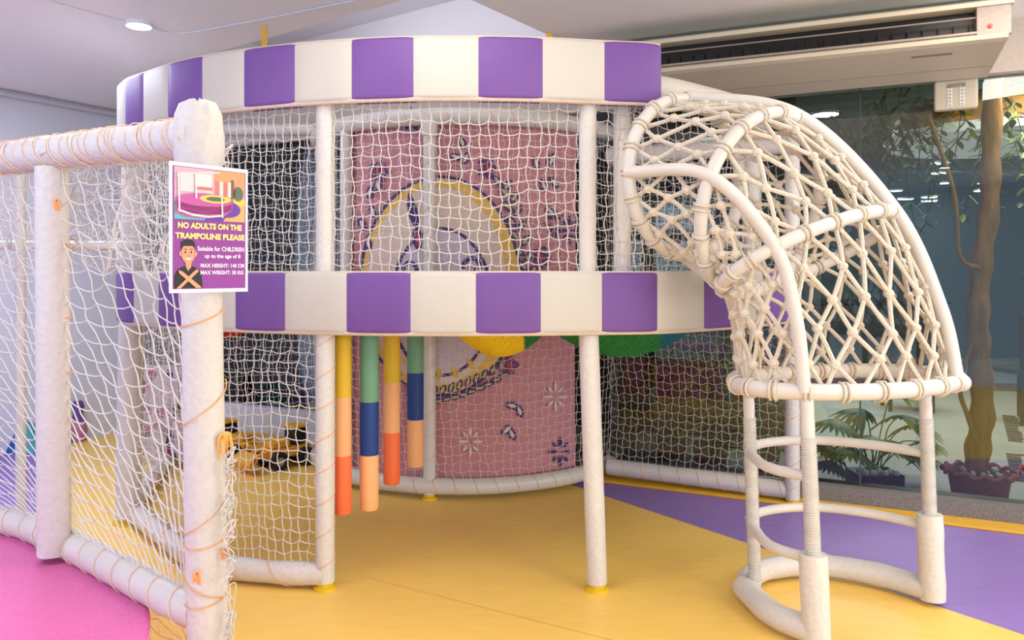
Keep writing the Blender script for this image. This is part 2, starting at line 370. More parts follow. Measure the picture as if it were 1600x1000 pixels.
# reflection of a round amber lamp, built as a solid ring behind the pane
t = thing('round_lamp_reflection', 'wide round amber lamp with a glowing white rim mirrored in the glass, built solid behind it', 'lamp', (3.42, 5.6, 2.25))
MB().lathe((3.42, 5.6, 2.19), [(.70, 0), (.745, .01), (.75, .07), (.70, .08)], 64).build('rim', mat('rim_white', (196, 202, 206), .5, emit=.22), t)
MB().lathe((3.42, 5.6, 2.26), [(.70, 0), (.66, .14), (.5, .24), (.2, .27)], 64).build('shade', mat('amber_shade', (160, 112, 34), .5, .2, 7, .5), t)
MB().tube([(3.42, 5.6, 2.5), (3.42, 5.6, 2.8)], .02, 8).build('rod', M_black, t)
LBL = ['oval lit lamp among the dry branches left', 'lit lamp directly under the small beige box', 'topmost of three stacked small lamps', 'middle of three stacked small lamps', 'lowest of three stacked small lamps', 'leftmost tiny lamp of the low row', 'second tiny lamp of the low row', 'upper of the close pair of tiny lamps', 'lower of the close pair of tiny lamps', 'upper tiny lamp beside the tree trunk', 'lower tiny lamp beside the tree trunk']
for i, (u, v) in enumerate([(1290, 175), (1520, 185), (1470, 252), (1468, 268), (1474, 284), (1398, 296), (1415, 309), (1452, 306), (1452, 312), (1540, 284), (1534, 296)]):  # ceiling lights reflected in the pane, built as solid lamps beyond it
    Y = 1.28*F/(HZ-v)
    if Y > 12: Y = 11.5
    p = P(u, v, Y); lamp(p.x, p.y, LBL[i]+' mirrored in the glass, built solid beyond it', r=.11, group='mirrored lamps built beyond the glass', z=p.z)
MB().add([(-4, YG(-4)+.2, 2.84), (9, YG(9)+.2, 2.84), (14, 14, 2.84), (-4, 14, 2.84)], [(0, 3, 2, 1)]).build('ceiling_lobby', mat('lobby_ceiling', (78, 92, 80), .8), smooth=False, kind='structure')

def leaf(mb, base, dirv, L, W, mi=0, droop=.2, seg=3):
    dirv = Vector(dirv).normalized(); side = dirv.cross(Vector((0, 0, 1)))
    if side.length < .1: side = Vector((1, 0, 0))
    side.normalize(); nrm_ = side.cross(dirv); vs = []
    for i in range(seg+1):
        t_ = i/seg; c = Vector(base)+dirv*L*t_+Vector((0, 0, -droop*L*t_*t_)); w_ = W*math.sin(PI*min(.98, t_*.9+.06))*.5
        vs += [c-side*w_, c+nrm_*.12*W, c+side*w_]
    fs = []
    for i in range(seg):
        a = i*3; fs += [(a, a+1, a+4, a+3), (a+1, a+2, a+5, a+4)]
    mb.add(vs, fs, mi)
M_lf = [mat('leaf_dark', (44, 78, 36), .5, var=.3), mat('leaf_mid', (82, 116, 44), .5, var=.3), mat('leaf_lime', (148, 168, 66), .5, var=.2), mat('leaf_red', (150, 60, 56), .5, var=.2)]
M_bark = mat('bark', (150, 104, 48), .85, .8, 26, .3, stretch=(1, 1, .25)); M_soil = mat('soil', (60, 46, 36), .9, .6, 60, .3)
# fan palm in a dark tray
pb = G(1372, 766, 0); pb.y += .04
t = thing('potted_palm', 'fan-leaved palm in a dark square pot behind the glass', 'plant', pb)
b = MB(); b.prism([(pb.x-.13, pb.y-.10), (pb.x+.13, pb.y-.10), (pb.x+.13, pb.y+.12), (pb.x-.13, pb.y+.12)], 0, .10); b.build('pot', mat('dark_pot', (34, 38, 42), .5), t, smooth=False)
for i in range(12): MB().ball((pb.x+random.uniform(-.1, .1), pb.y+random.uniform(-.08, .08), .105), .022, 5).build('pebble', mat('pebble', (196, 196, 186), .7), t)
stems = MB(); fronds = MB()
for i, (u, v, L) in enumerate([(1310, 655, .30), (1350, 640, .30), (1405, 650, .30), (1425, 665, .27), (1290, 690, .28), (1330, 700, .28), (1410, 700, .28), (1440, 690, .20), (1360, 680, .32), (1385, 690, .3), (1395, 610, .22), (1300, 720, .22), (1440, 715, .18)]):
    c = P(u, v, pb.y+random.uniform(-.18, .2)); mid = (Vector((pb.x, pb.y, .1))+c)/2+Vector((0, 0, .08))
    stems.tube(spline([Vector((pb.x+random.uniform(-.03, .03), pb.y, .09)), mid, c], 5), .004, 5)
    out = (c-Vector((pb.x, pb.y, c.z))).normalized() if (c-Vector((pb.x, pb.y, c.z))).length > .02 else Vector((0, -1, 0))
    rt = out.cross(Vector((0, 0, 1)))
    for k in range(19):
        a = -1.8+k*.2; dv = out*math.cos(a)*.8+rt*math.sin(a)+Vector((0, 0, -.25+.3*math.cos(a)))
        leaf(fronds, c, dv, L*random.uniform(.55, .75), .036, droop=.35)
stems.build('stem', M_lf[1], t); fronds.build('leaves', mat('palm_leaf', (86, 118, 48), .5, var=.3), t)
# tree in a terracotta pot
tb = Vector((2.64, 4.52, 0))
t = thing('potted_tree', 'tall bare-trunked tree in a scalloped terracotta pot behind the glass', 'tree', tb)
b = MB(); b.lathe(tb, [(.13, 0), (.135, .01), (.16, .16), (.17, .17), (.155, .175), (.14, .14)], 32); b.build('pot', mat('terracotta', (150, 94, 74), .8, .2, 40, .1), t)
b = MB(); n = 96; pts = [(tb.x+(.178+.010*math.cos(12*a))*math.cos(a), tb.y+(.178+.010*math.cos(12*a))*math.sin(a), .175+.012*math.sin(12*a)) for a in [2*PI*i/n for i in range(n)]]
b.tube(pts, .013, 6, closed=True); b.build('rim', mat('terracotta', (150, 94, 74)), t)
b = MB(); b.lathe(tb+Vector((0, 0, .15)), [(.15, 0), (.15, .012)], 24); b.build('soil', M_soil, t)
for i in range(14): MB().ball((tb.x+random.uniform(-.1, .1), tb.y+random.uniform(-.13, .05), .175), random.uniform(.012, .022), 5).build('pebble', mat('pebble', (196, 196, 186)), t)
b = MB()
tr_ = [P(1522, 765, 4.52), P(1528, 700, 4.52), P(1535, 640, 4.5), P(1530, 560, 4.5), P(1528, 500, 4.48), P(1532, 420, 4.5), P(1545, 330, 4.5), P(1548, 240, 4.5), P(1552, 130, 4.5), P(1556, 40, 4.5)]
tp = spline(tr_, 6); b.tube(tp, np.linspace(.066, .046, len(tp))*(1+.12*np.sin(np.arange(len(tp))*1.3)), 12)
b.tube(spline([P(1524, 520, 4.48), P(1500, 600, 4.44), P(1512, 650, 4.44), P(1526, 690, 4.46)], 5), .013, 7)
b.tube(spline([P(1534, 420, 4.46), P(1500, 400, 4.4), P(1490, 300, 4.4), P(1450, 180, 4.5)], 5), .012, 7)
b.build('trunk', M_bark, t)
b = MB(); br = MB()
for i in range(30):
    u0, v0 = random.uniform(1350, 1600), random.uniform(90, 230); Yd = random.uniform(4.45, 4.75)
    if YG((u0-880)/F*Yd)+.2 > Yd: Yd = YG((u0-880)/F*Yd)+.25
    u1, v1 = u0+random.uniform(-70, 60), v0+random.uniform(40, 190)
    a, c = P(u0, v0, Yd), P(u1, v1, Yd+random.uniform(-.1, .3)); m_ = (a+c)/2+Vector((random.uniform(-.05, .05), 0, .05))
    sp = spline([a, m_, c], 6); br.tube(sp, .0028, 4)
    for p in sp[::2]:
        for s in (-1, 1):
            leaf(b, p, (s*random.uniform(.3, 1), random.uniform(-.6, .6), random.uniform(-.9, .1)), random.uniform(.05, .09), .035, random.choice([0, 0, 1, 1, 2]))
br.build('twigs', mat('twig', (70, 52, 34), .8), t); b.build('leaves', M_lf, t)
# bare twigs bundle on the ceiling side
b = MB(); t = thing('dry_branches', 'tangle of dry brown branches behind the top of the glass', 'branches', P(1300, 250, 4.9))
for i in range(70):
    a = P(random.uniform(1270, 1420), random.uniform(235, 320), random.uniform(4.75, 5.1)); c = a+Vector((random.uniform(-.45, .25), random.uniform(-.1, .2), random.uniform(-.05, .42)))
    b.tube(spline([a, (a+c)/2+Vector((random.uniform(-.06, .06), 0, random.uniform(-.05, .05))), c], 4), np.linspace(.005, .0015, 9), 4)
b.build('twigs', mat('twig2', (92, 66, 46), .8), t)
b = MB()
for i in range(24): leaf(b, P(random.uniform(1290, 1350), random.uniform(170, 240), 4.8), (random.uniform(-1, 1), random.uniform(-1, 0), random.uniform(-1, 1)), .05, .02, random.choice([1, 2]))
b.build('leaves', M_lf, t)
# bushes behind the net on the right
def bush(u, v, Yd, R, H, mix, label):
    base = P(u, v, Yd); base.z = 0; t_ = thing('bush', label, 'plant', base, 'leafy plants behind the glass')
    MB().lathe(base, [(.09, 0), (.12, .16), (.11, .165)], 16).build('pot', mat('terracotta', (150, 94, 74)), t_)
    b_ = MB(); s_ = MB()
    for i in range(16):
        a = random.uniform(0, 6.28); e = base+Vector((math.cos(a)*R*.8, math.sin(a)*R*.6, H*random.uniform(.4, 1)))
        s_.tube(spline([base+Vector((0, 0, .15)), (base+e)/2+Vector((0, 0, .12)), e], 4), .004, 4)
    for i in range(230):
        a = random.uniform(0, 6.28); rr = R*random.uniform(.1, 1)**.6; z = .16+H*random.uniform(0, 1)
        leaf(b_, base+Vector((math.cos(a)*rr, math.sin(a)*rr*.7, z)), (math.cos(a), math.sin(a), random.uniform(-.3, .8)), random.uniform(.07, .13), .05, random.choice(mix))
    s_.build('stem', M_lf[0], t_); b_.build('leaves', M_lf, t_)
bush(970, 700, 5.75, .25, .55, [0, 0, 1, 0], 'dark green leafy pot plant behind the glass beside the pink banner')
bush(1050, 700, 5.55, .25, .62, [0, 1, 3, 1, 2], 'leafy pot plant with some red leaves behind the glass')
bush(1110, 700, 5.3, .28, .60, [2, 2, 1, 0], 'yellow-green leafy pot plant behind the right-hand net')
bush(1190, 720, 5.15, .24, .5, [1, 2, 0], 'mid-green leafy pot plant behind the ladder side of the net')
# mirrored sign text laid flat as dark floor blocks, and red flower
def lines_block(u0, v0, u1, v1, label):
    a = G(u0, v0, -.003); c = G(u1, v1, -.003); b_ = MB()
    n = 12
    for i in range(n):
        va = v0+(v1-v0)*i/n; vb = va+(v1-v0)/n*.55; sh = (i/n)*10; e1 = random.uniform(0, 8)
        b_.add([G(u0+sh, va, 0), G(u1+sh-e1, va+2, 0), G(u1+sh-e1, vb+2, 0), G(u0+sh, vb, 0)], [(0, 1, 2, 3)])
    o_ = b_.build('mirrored_lines', mat('mirrored_text_dark', (58, 54, 48), .6), smooth=False); o_['label'] = label; o_['category'] = 'text reflection'
lines_block(1566, 648, 1592, 690, 'upper block of dark lines, mirrored sign text laid on the lobby floor right of the tree')
lines_block(1572, 708, 1600, 752, 'lower block of dark lines, mirrored sign text laid on the lobby floor right of the tree')
fp = Vector((2.86, 4.42, 0)); t = thing('red_flower', 'red flower head low behind the glass at the right edge', 'flower', fp)
MB().tube([fp, fp+Vector((0, 0, .2))], .004, 5).build('stem', M_lf[1], t)
b = MB()
for i in range(26): leaf(b, fp+Vector((0, 0, .19)), (math.cos(i*2.4), math.sin(i*2.4), .2+.05*i), .07, .04)
b.build('petals', mat('petal_red', (206, 56, 34), .5), t)

# =====================================================  THE PLAY STRUCTURE
CX, CY, RI = -.3, 5.6, 1.03
top_px = [(183, 133), (197, 122), (225, 112), (263, 99), (316, 86.5), (380, 76.5), (460, 67), (549, 60), (646, 56), (747, 55.5), (848, 58), (944, 63), (1033, 68.5)]
cur = [Vector(((u-800)/F*(.932*F/(HZ-v)), .932*F/(HZ-v), 0)) for u, v in top_px]
ext = [Vector((.90, 3.47, 0)), Vector((1.16, 3.70, 0)), Vector((1.40, 4.00, 0)), Vector((1.56, 4.33, 0)), Vector((1.60, 4.44, 0))]
OUT = resample(spline(cur+ext, 10), 400)
OUT[:, 1] = np.convolve(np.pad(OUT[:, 1], 12, 'edge'), np.ones(25)/25, 'valid') if False else OUT[:, 1]
UO = 800+OUT[:, 0]/OUT[:, 1]*F
dOUT = np.r_[0, np.cumsum(np.linalg.norm(np.diff(OUT, axis=0), axis=1))]
def s_of_u(u): return float(np.interp(u, UO, dOUT))
def out_at(s, inset=0., z=0.):
    x = np.interp(s, dOUT, OUT[:, 0]); y = np.interp(s, dOUT, OUT[:, 1]); e = .03
    x0, y0 = np.interp(s-e, dOUT, OUT[:, 0]), np.interp(s-e, dOUT, OUT[:, 1]); x1, y1 = np.interp(s+e, dOUT, OUT[:, 0]), np.interp(s+e, dOUT, OUT[:, 1])
    t_ = Vector((x1-x0, y1-y0, 0)).normalized(); nn_ = Vector((-t_.y, t_.x, 0))   # inward (away from camera)
    return Vector((x, y, 0))+nn_*inset+Vector((0, 0, z))
ps = thing('play_structure', 'large white two-level curved play frame with purple and cream striped bands and netting', 'play structure', (CX, 4.3, 0))
def band(zb, zt, edges, first_purple, name, th=.075):
    """curved padded band; edges are stripe borders (px); profile rounded"""
    prof = []
    rr = .018
    for a in np.linspace(0, PI/2, 4): prof.append((rr-rr*math.sin(a), zt-rr+rr*math.cos(a)))
    for a in np.linspace(0, PI/2, 4): prof.append((rr-rr*math.cos(a), zb+rr-rr*math.sin(a)))
    prof = [(th, zt)]+prof+[(th, zb)]
    b_ = MB(); purple = first_purple
    for k in range(len(edges)-1):
        s0_, s1_ = s_of_u(edges[k]), s_of_u(edges[k+1]); n_ = 12
        vs = []
        for i in range(n_+1):
            f = i/n_; s_ = s0_+(s1_-s0_)*f; puff = .006*(1-(2*f-1)**6)
            for (ins, z) in prof:
                q = out_at(s_, ins-(puff if ins < .02 else 0), z); vs.append(q)
        m_ = len(prof); fs = [(i*m_+j, i*m_+j+1, (i+1)*m_+j+1, (i+1)*m_+j) for i in range(n_) for j in range(m_-1)]+[(i*m_+m_-1, i*m_, (i+1)*m_, (i+1)*m_+m_-1) for i in range(n_)]
        fs += [tuple(range(m_-1, -1, -1)), tuple(n_*m_+j for j in range(m_))]
        if purple:      # purple panel is a shorter inset: cream lips above/below
            pass
        b_.add(vs, fs, 1 if purple else 0)
        purple = not purple
    o_ = b_.build(name, [M_band, M_purple], ps)
    # cream lip under the stripes and piping on top
    for z, r_, nm in ((zb+.003, .011, 'lower_piping'), (zt-.002, .006, 'upper_piping')):
        sa, sb = s_of_u(edges[0]), s_of_u(edges[-1])
        MB().tube([out_at(sa+(sb-sa)*i/120, .012 if r_ > .01 else .01, z) for i in range(121)], r_, 8).build(nm, M_pipe, o_)
    return o_
band(1.983, 2.232, [183, 196, 224, 262.5, 316, 381.5, 460.5, 549.5, 646, 747.5, 848, 944.5, 1033], False, 'striped_band')
band(1.053, 1.300, [172, 181, 209, 248, 285, 368, 445.5, 541.5, 641.5, 743.5, 845, 940.5, 1027, 1100, 1150, 1192, 1232, 1262], False, 'striped_band')
# deck
nD = 60; b = MB(); vs = []
for i in range(nD+1):
    s_ = dOUT[-1]*i/nD*.985+.03; q = out_at(s_, .08); a = Vector((q.x-CX, q.y-CY, 0)).normalized(); inn = Vector((CX, CY, 0))+a*(RI+.02)
    if inn.y > YG(inn.x)-.05: inn = q+(inn-q)*.3
    vs += [Vector((q.x, q.y, 1.275)), Vector((inn.x, inn.y, 1.275)), Vector((q.x, q.y, 1.25)), Vector((inn.x, inn.y, 1.25))]
fs = []
for i in range(nD):
    a = i*4; fs += [(a, a+1, a+5, a+4), (a+2, a+6, a+7, a+3), (a, a+4, a+6, a+2), (a+1, a+3, a+7, a+5)]
b.add(vs, fs); b.build('deck', mat('deck_pad', (200, 180, 170), .6), ps, smooth=False)
# --- posts
def post(u, vt, vb, Yt, name='post', r=.037, u2=None, m=M_wrap, cap=True, zt=None, zb=None, lace=False, a=.012):
    zt = P(u, vt, Yt).z if zt is None else zt; zb = 0 if zb is None else zb
    p0 = Vector(((u-800)/F*Yt, Yt, zt)); u2 = u if u2 is None else u2; p1 = Vector(((u2-800)/F*Yt, Yt, zb+(.03 if cap else 0)))
    b_ = MB(); q = wrapped(b_, [p1, p0], r, 20, a, .06); o_ = b_.build(name, m, ps)
    if cap:
        MB().lathe((p1.x, p1.y, zb), [(r*1.25, 0), (r*1.2, .012), (r*.9, .016), (r*.9, .045)], 24).build('base_cap', M_capy, o_)
    if lace:
        h = MB(); helix(h, [p1, p0], r, .13, .0018, 0, 4, .02, lace); helix(h, [p1, p0], r, -.2, .0018, 1, 4, .02, lace); h.build('lacing_cord', M_cord, o_)
    return o_
post(509, 160, 0, 3.285, r=.039, lace=.52, zt=2.0, u2=508)
post(918, 0, 0, 3.27, r=.035, zt=2.0, zb=1.2, cap=False, u2=918)
post(919, 0, 0, 3.27, r=.041, zt=1.1, u2=933)
post(972, 0, 0, 3.33, r=.037, zt=2.0, zb=1.2, cap=False)
post(212, 0, 0, 4.15, r=.062, zt=2.1, u2=200)
post(1238, 0, 0, 4.48, r=.04, zt=2.05, lace=.5)
post(1176, 0, 0, 4.62, r=.05, zt=2.03, zb=1.2, cap=False)
def ipt(u, R, v=None):   # ray at column u meets the inner cylinder (near side)
    k = (u-800)/F; a = k*k+1; bq = -2*(k*CX+CY); c = CX*CX+CY*CY-R*R; D = bq*bq-4*a*c
    if D < 0: D = 0
    Y_ = (-bq-math.sqrt(D))/(2*a); z = CH-(v-HZ)/F*Y_ if v is not None else 0
    return Vector((k*Y_, Y_, z))
for u_, lc in ((541, .9), (671, .95)):
    q = ipt(u_, RI+.0); post(u_, 0, 0, q.y, r=.037, zt=2.2, lace=lc, m=M_vinyl)
# --- inner ring tubes
def ang_of(u): q = ipt(u, RI); return math.atan2(q.y-CY, q.x-CX)
a0, a1 = -PI-.12, -.33
def iring(a, z, R=RI): return Vector((CX+R*math.cos(a), CY+R*math.sin(a), z))
base_path = [iring(a0+(a1-a0)*i/60, .075) for i in range(61)]
b = MB(); wrapped(b, base_path, .048, 16, .015, .05); o = b.build('base_tube', M_vinyl, ps)
h = MB(); helix(h, base_path, .048, .115, .002, 0, 4); helix(h, base_path, .048, -.17, .002, 1, 4); h.build('lacing_cord', M_cord, o)
tp_ = [iring(a0+(a1-a0)*i/60, 2.19) for i in range(61)]
b = MB(); wrapped(b, tp_, .05, 16, .01, .05); o = b.build('top_tube', M_vinyl, ps)
h = MB(); helix(h, tp_, .05, .12, .0018, 0, 4); h.build('lacing_cord', M_cord, o)
# tee joints at the middle inner post
q = ipt(671, RI); b = MB(); b.tube([Vector((q.x, q.y-.005, 2.08)), Vector((q.x, q.y-.005, 2.22))], [.045, .055], 16); b.build('joint', M_vinyl, ps)
# --- outer base tube at the left, radial/back tubes
bt = [Vector((-2.02, 4.22, .06)), G(290, 862, .06), G(350, 883, .06), G(425, 893, .06), Vector((-.766, 3.285, .06))]
b = MB(); bt = spline(bt, 8); wrapped(b, bt, .048, 16, .05, .03); o = b.build('base_tube', M_wrap, ps)
h = MB(); helix(h, bt, .05, .24, .002, 0, 4); h.build('lacing_cord', M_cord, o)
BL = [Vector((-2.0, 4.18, 0)), Vector((-2.4, 5.75, 0)), Vector((-1.25, 5.72, 0))]
for z, r_ in ((2.32, .045), (.06, .045)):
    pth = [v_+Vector((0, 0, z if i else (z if z < 1 else 2.12))) for i, v_ in enumerate(BL)]
    b = MB(); wrapped(b, pth, r_, 14, .01, .05); o = b.build('side_tube', M_vinyl, ps)
    h = MB(); helix(h, pth, r_, .22, .0016, 0, 4); h.build('lacing_cord', mat('red_twine', (190, 110, 96), .7), o)
# right base tube along glass
RB = [Vector((.60, 4.98, .09)), Vector((1.60, 4.49, .07))]
b = MB(); wrapped(b, RB, .05, 16, .015, .05); o = b.build('base_tube', M_vinyl, ps)
h = MB(); helix(h, RB, .05, .115, .0018, 0, 4); helix(h, RB, .05, -.17, .0018, 1, 4); h.build('lacing_cord', M_cord, o)
b = MB(); wrapped(b, [Vector((.60, 4.98, 2.02)), Vector((1.60, 4.49, 2.02))], .055, 16, .01, .05); b.build('top_tube', M_vinyl, ps)
# upper white rim beyond the striped band
sr = s_of_u(1025); se = s_of_u(1215)
rim = [out_at(sr+(se-sr)*i/30, .085, 2.065-.02*i/30) for i in range(31)]
b = MB(); wrapped(b, rim, .064, 18, .01, .05); b.build('rim_tube', M_band, ps)
# --- nets
e = s_of_u(172)+.02; e2 = s_of_u(905)
def n1(a, b_):
    s_ = e+(s_of_u(1015)-e)*a; bulge = .035*math.sin(PI*b_)*(.5+.5*math.sin(a*9)); return out_at(s_, .045+bulge, 1.285+(2.0-1.285)*b_+.012*math.sin(a*23)*math.sin(PI*b_))
net(MB(), n1, 68, 15, .0021).build('upper_net', M_net, ps)
def n1b(a, b_):
    s_ = s_of_u(1000)+(s_of_u(1190)-s_of_u(1000))*a; return out_at(s_, .09, 1.285+(2.0-1.285)*b_)
net(MB(), n1b, 15, 16, .0017).build('upper_net', M_net, ps)
es = s_of_u(205); es2 = s_of_u(503)
def n2(a, b_):
    s_ = es+(es2-es)*a; q = out_at(s_, .06, 0); k = (1-b_); base = np.array([np.interp(a, np.linspace(0, 1, len(bt)), bt[:, c]) for c in range(3)])
    x = q.x+(base[0]-q.x)*k**1.6; y = q.y+(base[1]-q.y)*k**1.6
    return Vector((x, y+.04*math.sin(PI*b_)*math.sin(a*6), .10+(1.06-.10)*b_+.02*math.sin(a*10)*math.sin(PI*b_)))
net(MB(), n2, 26, 21, .0022, .14, .2).build('lower_net', M_net, ps)
A0i, A1i = a0+.02, a1-.02
def n3(a, b_):
    an = A0i+(A1i-A0i)*a; z = .12+(2.16-.12)*b_; return iring(an+.02*math.sin(b_*7+a*5), z, RI+.005+.03*math.sin(PI*b_)*abs(math.sin(a*8)))
net(MB(), n3, 60, 42, .0016, .13, .25).build('inner_net', M_net, ps)
def n4(a, b_):
    p = RB[0].lerp(RB[1], a); z = .13+(2.0-.13)*b_; g_ = .02*math.sin(PI*b_); return Vector((p.x+NG.x*g_+.02*math.sin(b_*9), p.y+NG.y*g_, z))
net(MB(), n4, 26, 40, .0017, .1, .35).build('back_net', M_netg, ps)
def n6(a, b_):
    q = resample(BL, 21) if False else None
    L1, L2 = (BL[1]-BL[0]).length, (BL[2]-BL[1]).length; s_ = a*(L1+L2); p = BL[0].lerp(BL[1], s_/L1) if s_ < L1 else BL[1].lerp(BL[2], (s_-L1)/L2)
    return Vector((p.x, p.y+.02*math.sin(b_*12), .1+(2.16-.1)*b_+(.1*a*b_)))
net(MB(), n6, 60, 42, .0017, .13, .2).build('side_net', M_net, ps)

# --- printed banner on the inner cylinder
bn = MB(); RBn = RI-.035
ua0, ua1 = ang_of(536), ang_of(906)
bn.grid(lambda a, b_: iring(ua0-.08+(ua1-ua0+.08)*a, .12+2.05*b_, RBn+.006*math.sin(a*30)*math.sin(b_*5)), 60, 12, 0)
bpal = [mat('banner_pink', (196, 130, 140), .6, .05, 20, .05), mat('banner_purple', (74, 48, 112), .6), mat('banner_yellow', (226, 180, 80), .6), mat('banner_cream', (222, 198, 182), .6), mat('banner_lilac', (206, 190, 206), .6), mat('banner_red', (170, 50, 84), .6), mat('banner_olive', (190, 170, 110), .6), mat('banner_pale', (226, 196, 190), .6)]
lay = [0]
def bpt(u, v, L): return ipt(u, RBn+.008+L*.0012, v)
def bpoly(pts, mi, L): bn.add([bpt(u, v, L) for u, v in pts], [tuple(range(len(pts)))], mi)
def bring(cu, cv, rx, ry, w_, mi, L, a_0=0, a_1=2*PI, w2=None):
    n_ = max(8, int(abs(a_1-a_0)*18)); vs = []
    for i in range(n_+1):
        a = a_0+(a_1-a_0)*i/n_; ww = w_ if w2 is None else w_+(w2-w_)*(.5+.5*math.cos(a))
        vs += [bpt(cu+rx*math.cos(a), cv+ry*math.sin(a), L), bpt(cu+(rx-ww)*math.cos(a), cv+(ry-ww)*math.sin(a), L)]
    bn.add(vs, [(2*i, 2*i+1, 2*i+3, 2*i+2) for i in range(n_)], mi)
def bdisc(cu, cv, rx, ry, mi, L):
    vs = [bpt(cu, cv, L)]; R_ = 8; n_ = 48
    for r_ in range(1, R_+1):
        for i in range(n_): a = 2*PI*i/n_; vs.append(bpt(cu+rx*r_/R_*math.cos(a), cv+ry*r_/R_*math.sin(a), L))
    fs = [(0, 1+i, 1+(i+1) % n_) for i in range(n_)]
    for r_ in range(R_-1):
        for i in range(n_): fs.append((1+r_*n_+i, 1+(r_+1)*n_+i, 1+(r_+1)*n_+(i+1) % n_, 1+r_*n_+(i+1) % n_))
    bn.add(vs, fs, mi)
def bleaf(u, v, ang_, L_, W_, fill=6, out=1, lay_=5):
    ca, sa = math.cos(ang_), math.sin(ang_)
    def shp(l, w_): return [(u+ca*l*x-sa*w_*y, v+sa*l*x+ca*w_*y) for x, y in ((-.5, 0), (-.25, .4), (.1, .5), (.35, .3), (.5, 0), (.35, -.3), (.1, -.5), (-.25, -.4))]
    bpoly(shp(L_, W_), out, lay_); bpoly(shp(L_*.62, W_*.45), fill, lay_+1)
bdisc(688, 447, 126, 171, 3, 1)
bring(688, 447, 126, 171, 10, 2, 2, w2=22); bring(688, 447, 128, 173, 4.5, 1, 3)
bdisc(690, 472, 80, 116, 4, 3); bring(690, 472, 81, 117, 5, 1, 4)
for i in range(9):                                                     # yellow scallops
    a = PI*.25+i*.28; bleaf(690+92*math.cos(a), 455+130*math.sin(a), a, 20, 12, 2, 2, 4)
bleaf(645, 330, 1.35, 60, 16, 1, 1, 6); bleaf(652, 372, 1.45, 44, 16, 5, 1, 7)
bring(737, 420, 17, 20, 7, 1, 6, PI, 2*PI); bring(737, 420, 6, 7, 3, 1, 6); bring(640, 425, 14, 18, 6, 1, 6, PI, 2*PI)
for (u, v) in [(761, 262), (846, 402), (795, 570), (590, 268)]:
    for k in range(5): bleaf(u+9*math.cos(k*1.257), v+11*math.sin(k*1.257), k*1.257, 15, 12, 5, 1, 5)
    bdisc(u, v, 4, 5, 5, 8)
ch = [(784, 282), (795, 300), (800, 322), (806, 345), (812, 368), (818, 392), (824, 415)]
for i, (u, v) in enumerate(ch): bleaf(u-7, v, .8, 24, 11); bleaf(u+9, v+8, 2.2, 24, 11)
for i in range(12):
    u = 640+i*13; v = 622-(.0024*(u-640)**2*.9); bleaf(u, v-7, -1.2, 20, 10); bleaf(u+6, v+8, -.2, 20, 9)
for (u, v, a) in [(722, 222, 1.2), (712, 245, .3), (728, 247, 2), (838, 255, 1.3), (862, 250, 1.9), (850, 290, 1.2), (866, 285, .8), (888, 195, 1), (860, 330, .9), (590, 290, 1.4), (582, 330, 1.2), (578, 300, 1.8), (575, 380, 1.4), (565, 350, 1.2), (800, 634, .2), (812, 642, 1.2), (792, 672, 2.4), (800, 678, 1.1)]:
    bleaf(u, v, a, 24, 12, 7 if v > 600 else 3)
for (u, v) in [(642, 190), (735, 690), (868, 620), (876, 706), (890, 360), (868, 350)]:
    for k in range(8):
        a = k*PI/4; w_ = 18 if k % 4 == 2 or k % 4 == 0 else 12
        bleaf(u+math.cos(a)*11, v+math.sin(a)*15, a, w_, 5, 7 if v > 500 and u != 876 else 1, 7 if v > 500 and u != 876 else 1, 5)
bring(655, 180, 10, 8, 4, 1, 5)
o = bn.build('banner', bpal, None); o['label'] = 'pink printed banner with a big yellow circle and purple leaves hung behind the middle netting'; o['category'] = 'banner'

# --- crochet hammocks under the deck
def crochet(name, us, Ys, zfn, cols, label, nx=70, ny=34):
    b_ = MB()
    def f(a, c):
        u = us[0]+(us[1]-us[0])*a; Y_ = Ys[0]+(Ys[1]-Ys[0])*c; return Vector(((u-800)/F*Y_, Y_, zfn(a, c)))
    for j in range(ny+1):
        for k in range(nx):
            pts = [f((k+q)/nx, min(1, max(0, (j+.45*math.sin((k+q)*PI*1.0+j*PI))/ny))) for q in (0, .5, 1)]
            b_.tube(pts, .0075, 4, mi=cols((k+.5)/nx), cap=False)
    for k in range(nx+1):
        pts = [f(min(1, max(0, (k+.4*math.sin(j*PI/2+k))/nx)), j/ny) for j in range(ny+1)]
        b_.tube(pts, .0075, 4, mi=cols(min(.999, k/nx)), cap=False)
    o_ = b_.build(name, [mat('yarn_yellow', (244, 214, 40), .8, .5, 80, .1), mat('yarn_green', (40, 140, 74), .8, .5, 80, .2), mat('yarn_blue', (20, 120, 150), .8, .5, 80, .2), mat('yarn_red', (200, 44, 52), .8, .5, 80, .1)], None)
    o_['label'] = label; o_['category'] = 'crochet net'; o_['group'] = 'crochet nets under the deck'
def zh(a, c):
    lobe = max(0, math.sin(PI*min(1, a/.40))) if a < .40 else max(0, math.sin(PI*(a-.40)/.60))
    dip = .15
    return 1.075-dip*(lobe**.75)*math.sin(PI*(.12+.88*c))-.03*math.sin(PI*c)
crochet('crochet_net', (706, 1085), (3.55, 4.35), zh, lambda a: 0 if a < .30 else (1 if a < .86 else 2), 'sagging yellow, green and blue crochet net hung under the deck behind the front pole', 110, 40)
crochet('crochet_net', (300, 436), (3.75, 4.4), lambda a, c: 1.06-.09*math.sin(PI*c)*math.sin(PI*min(1, a+.15)), lambda a: 3 if a < .72 else 0, 'red and yellow crochet net edge under the deck left of the front-left post', 40, 20)

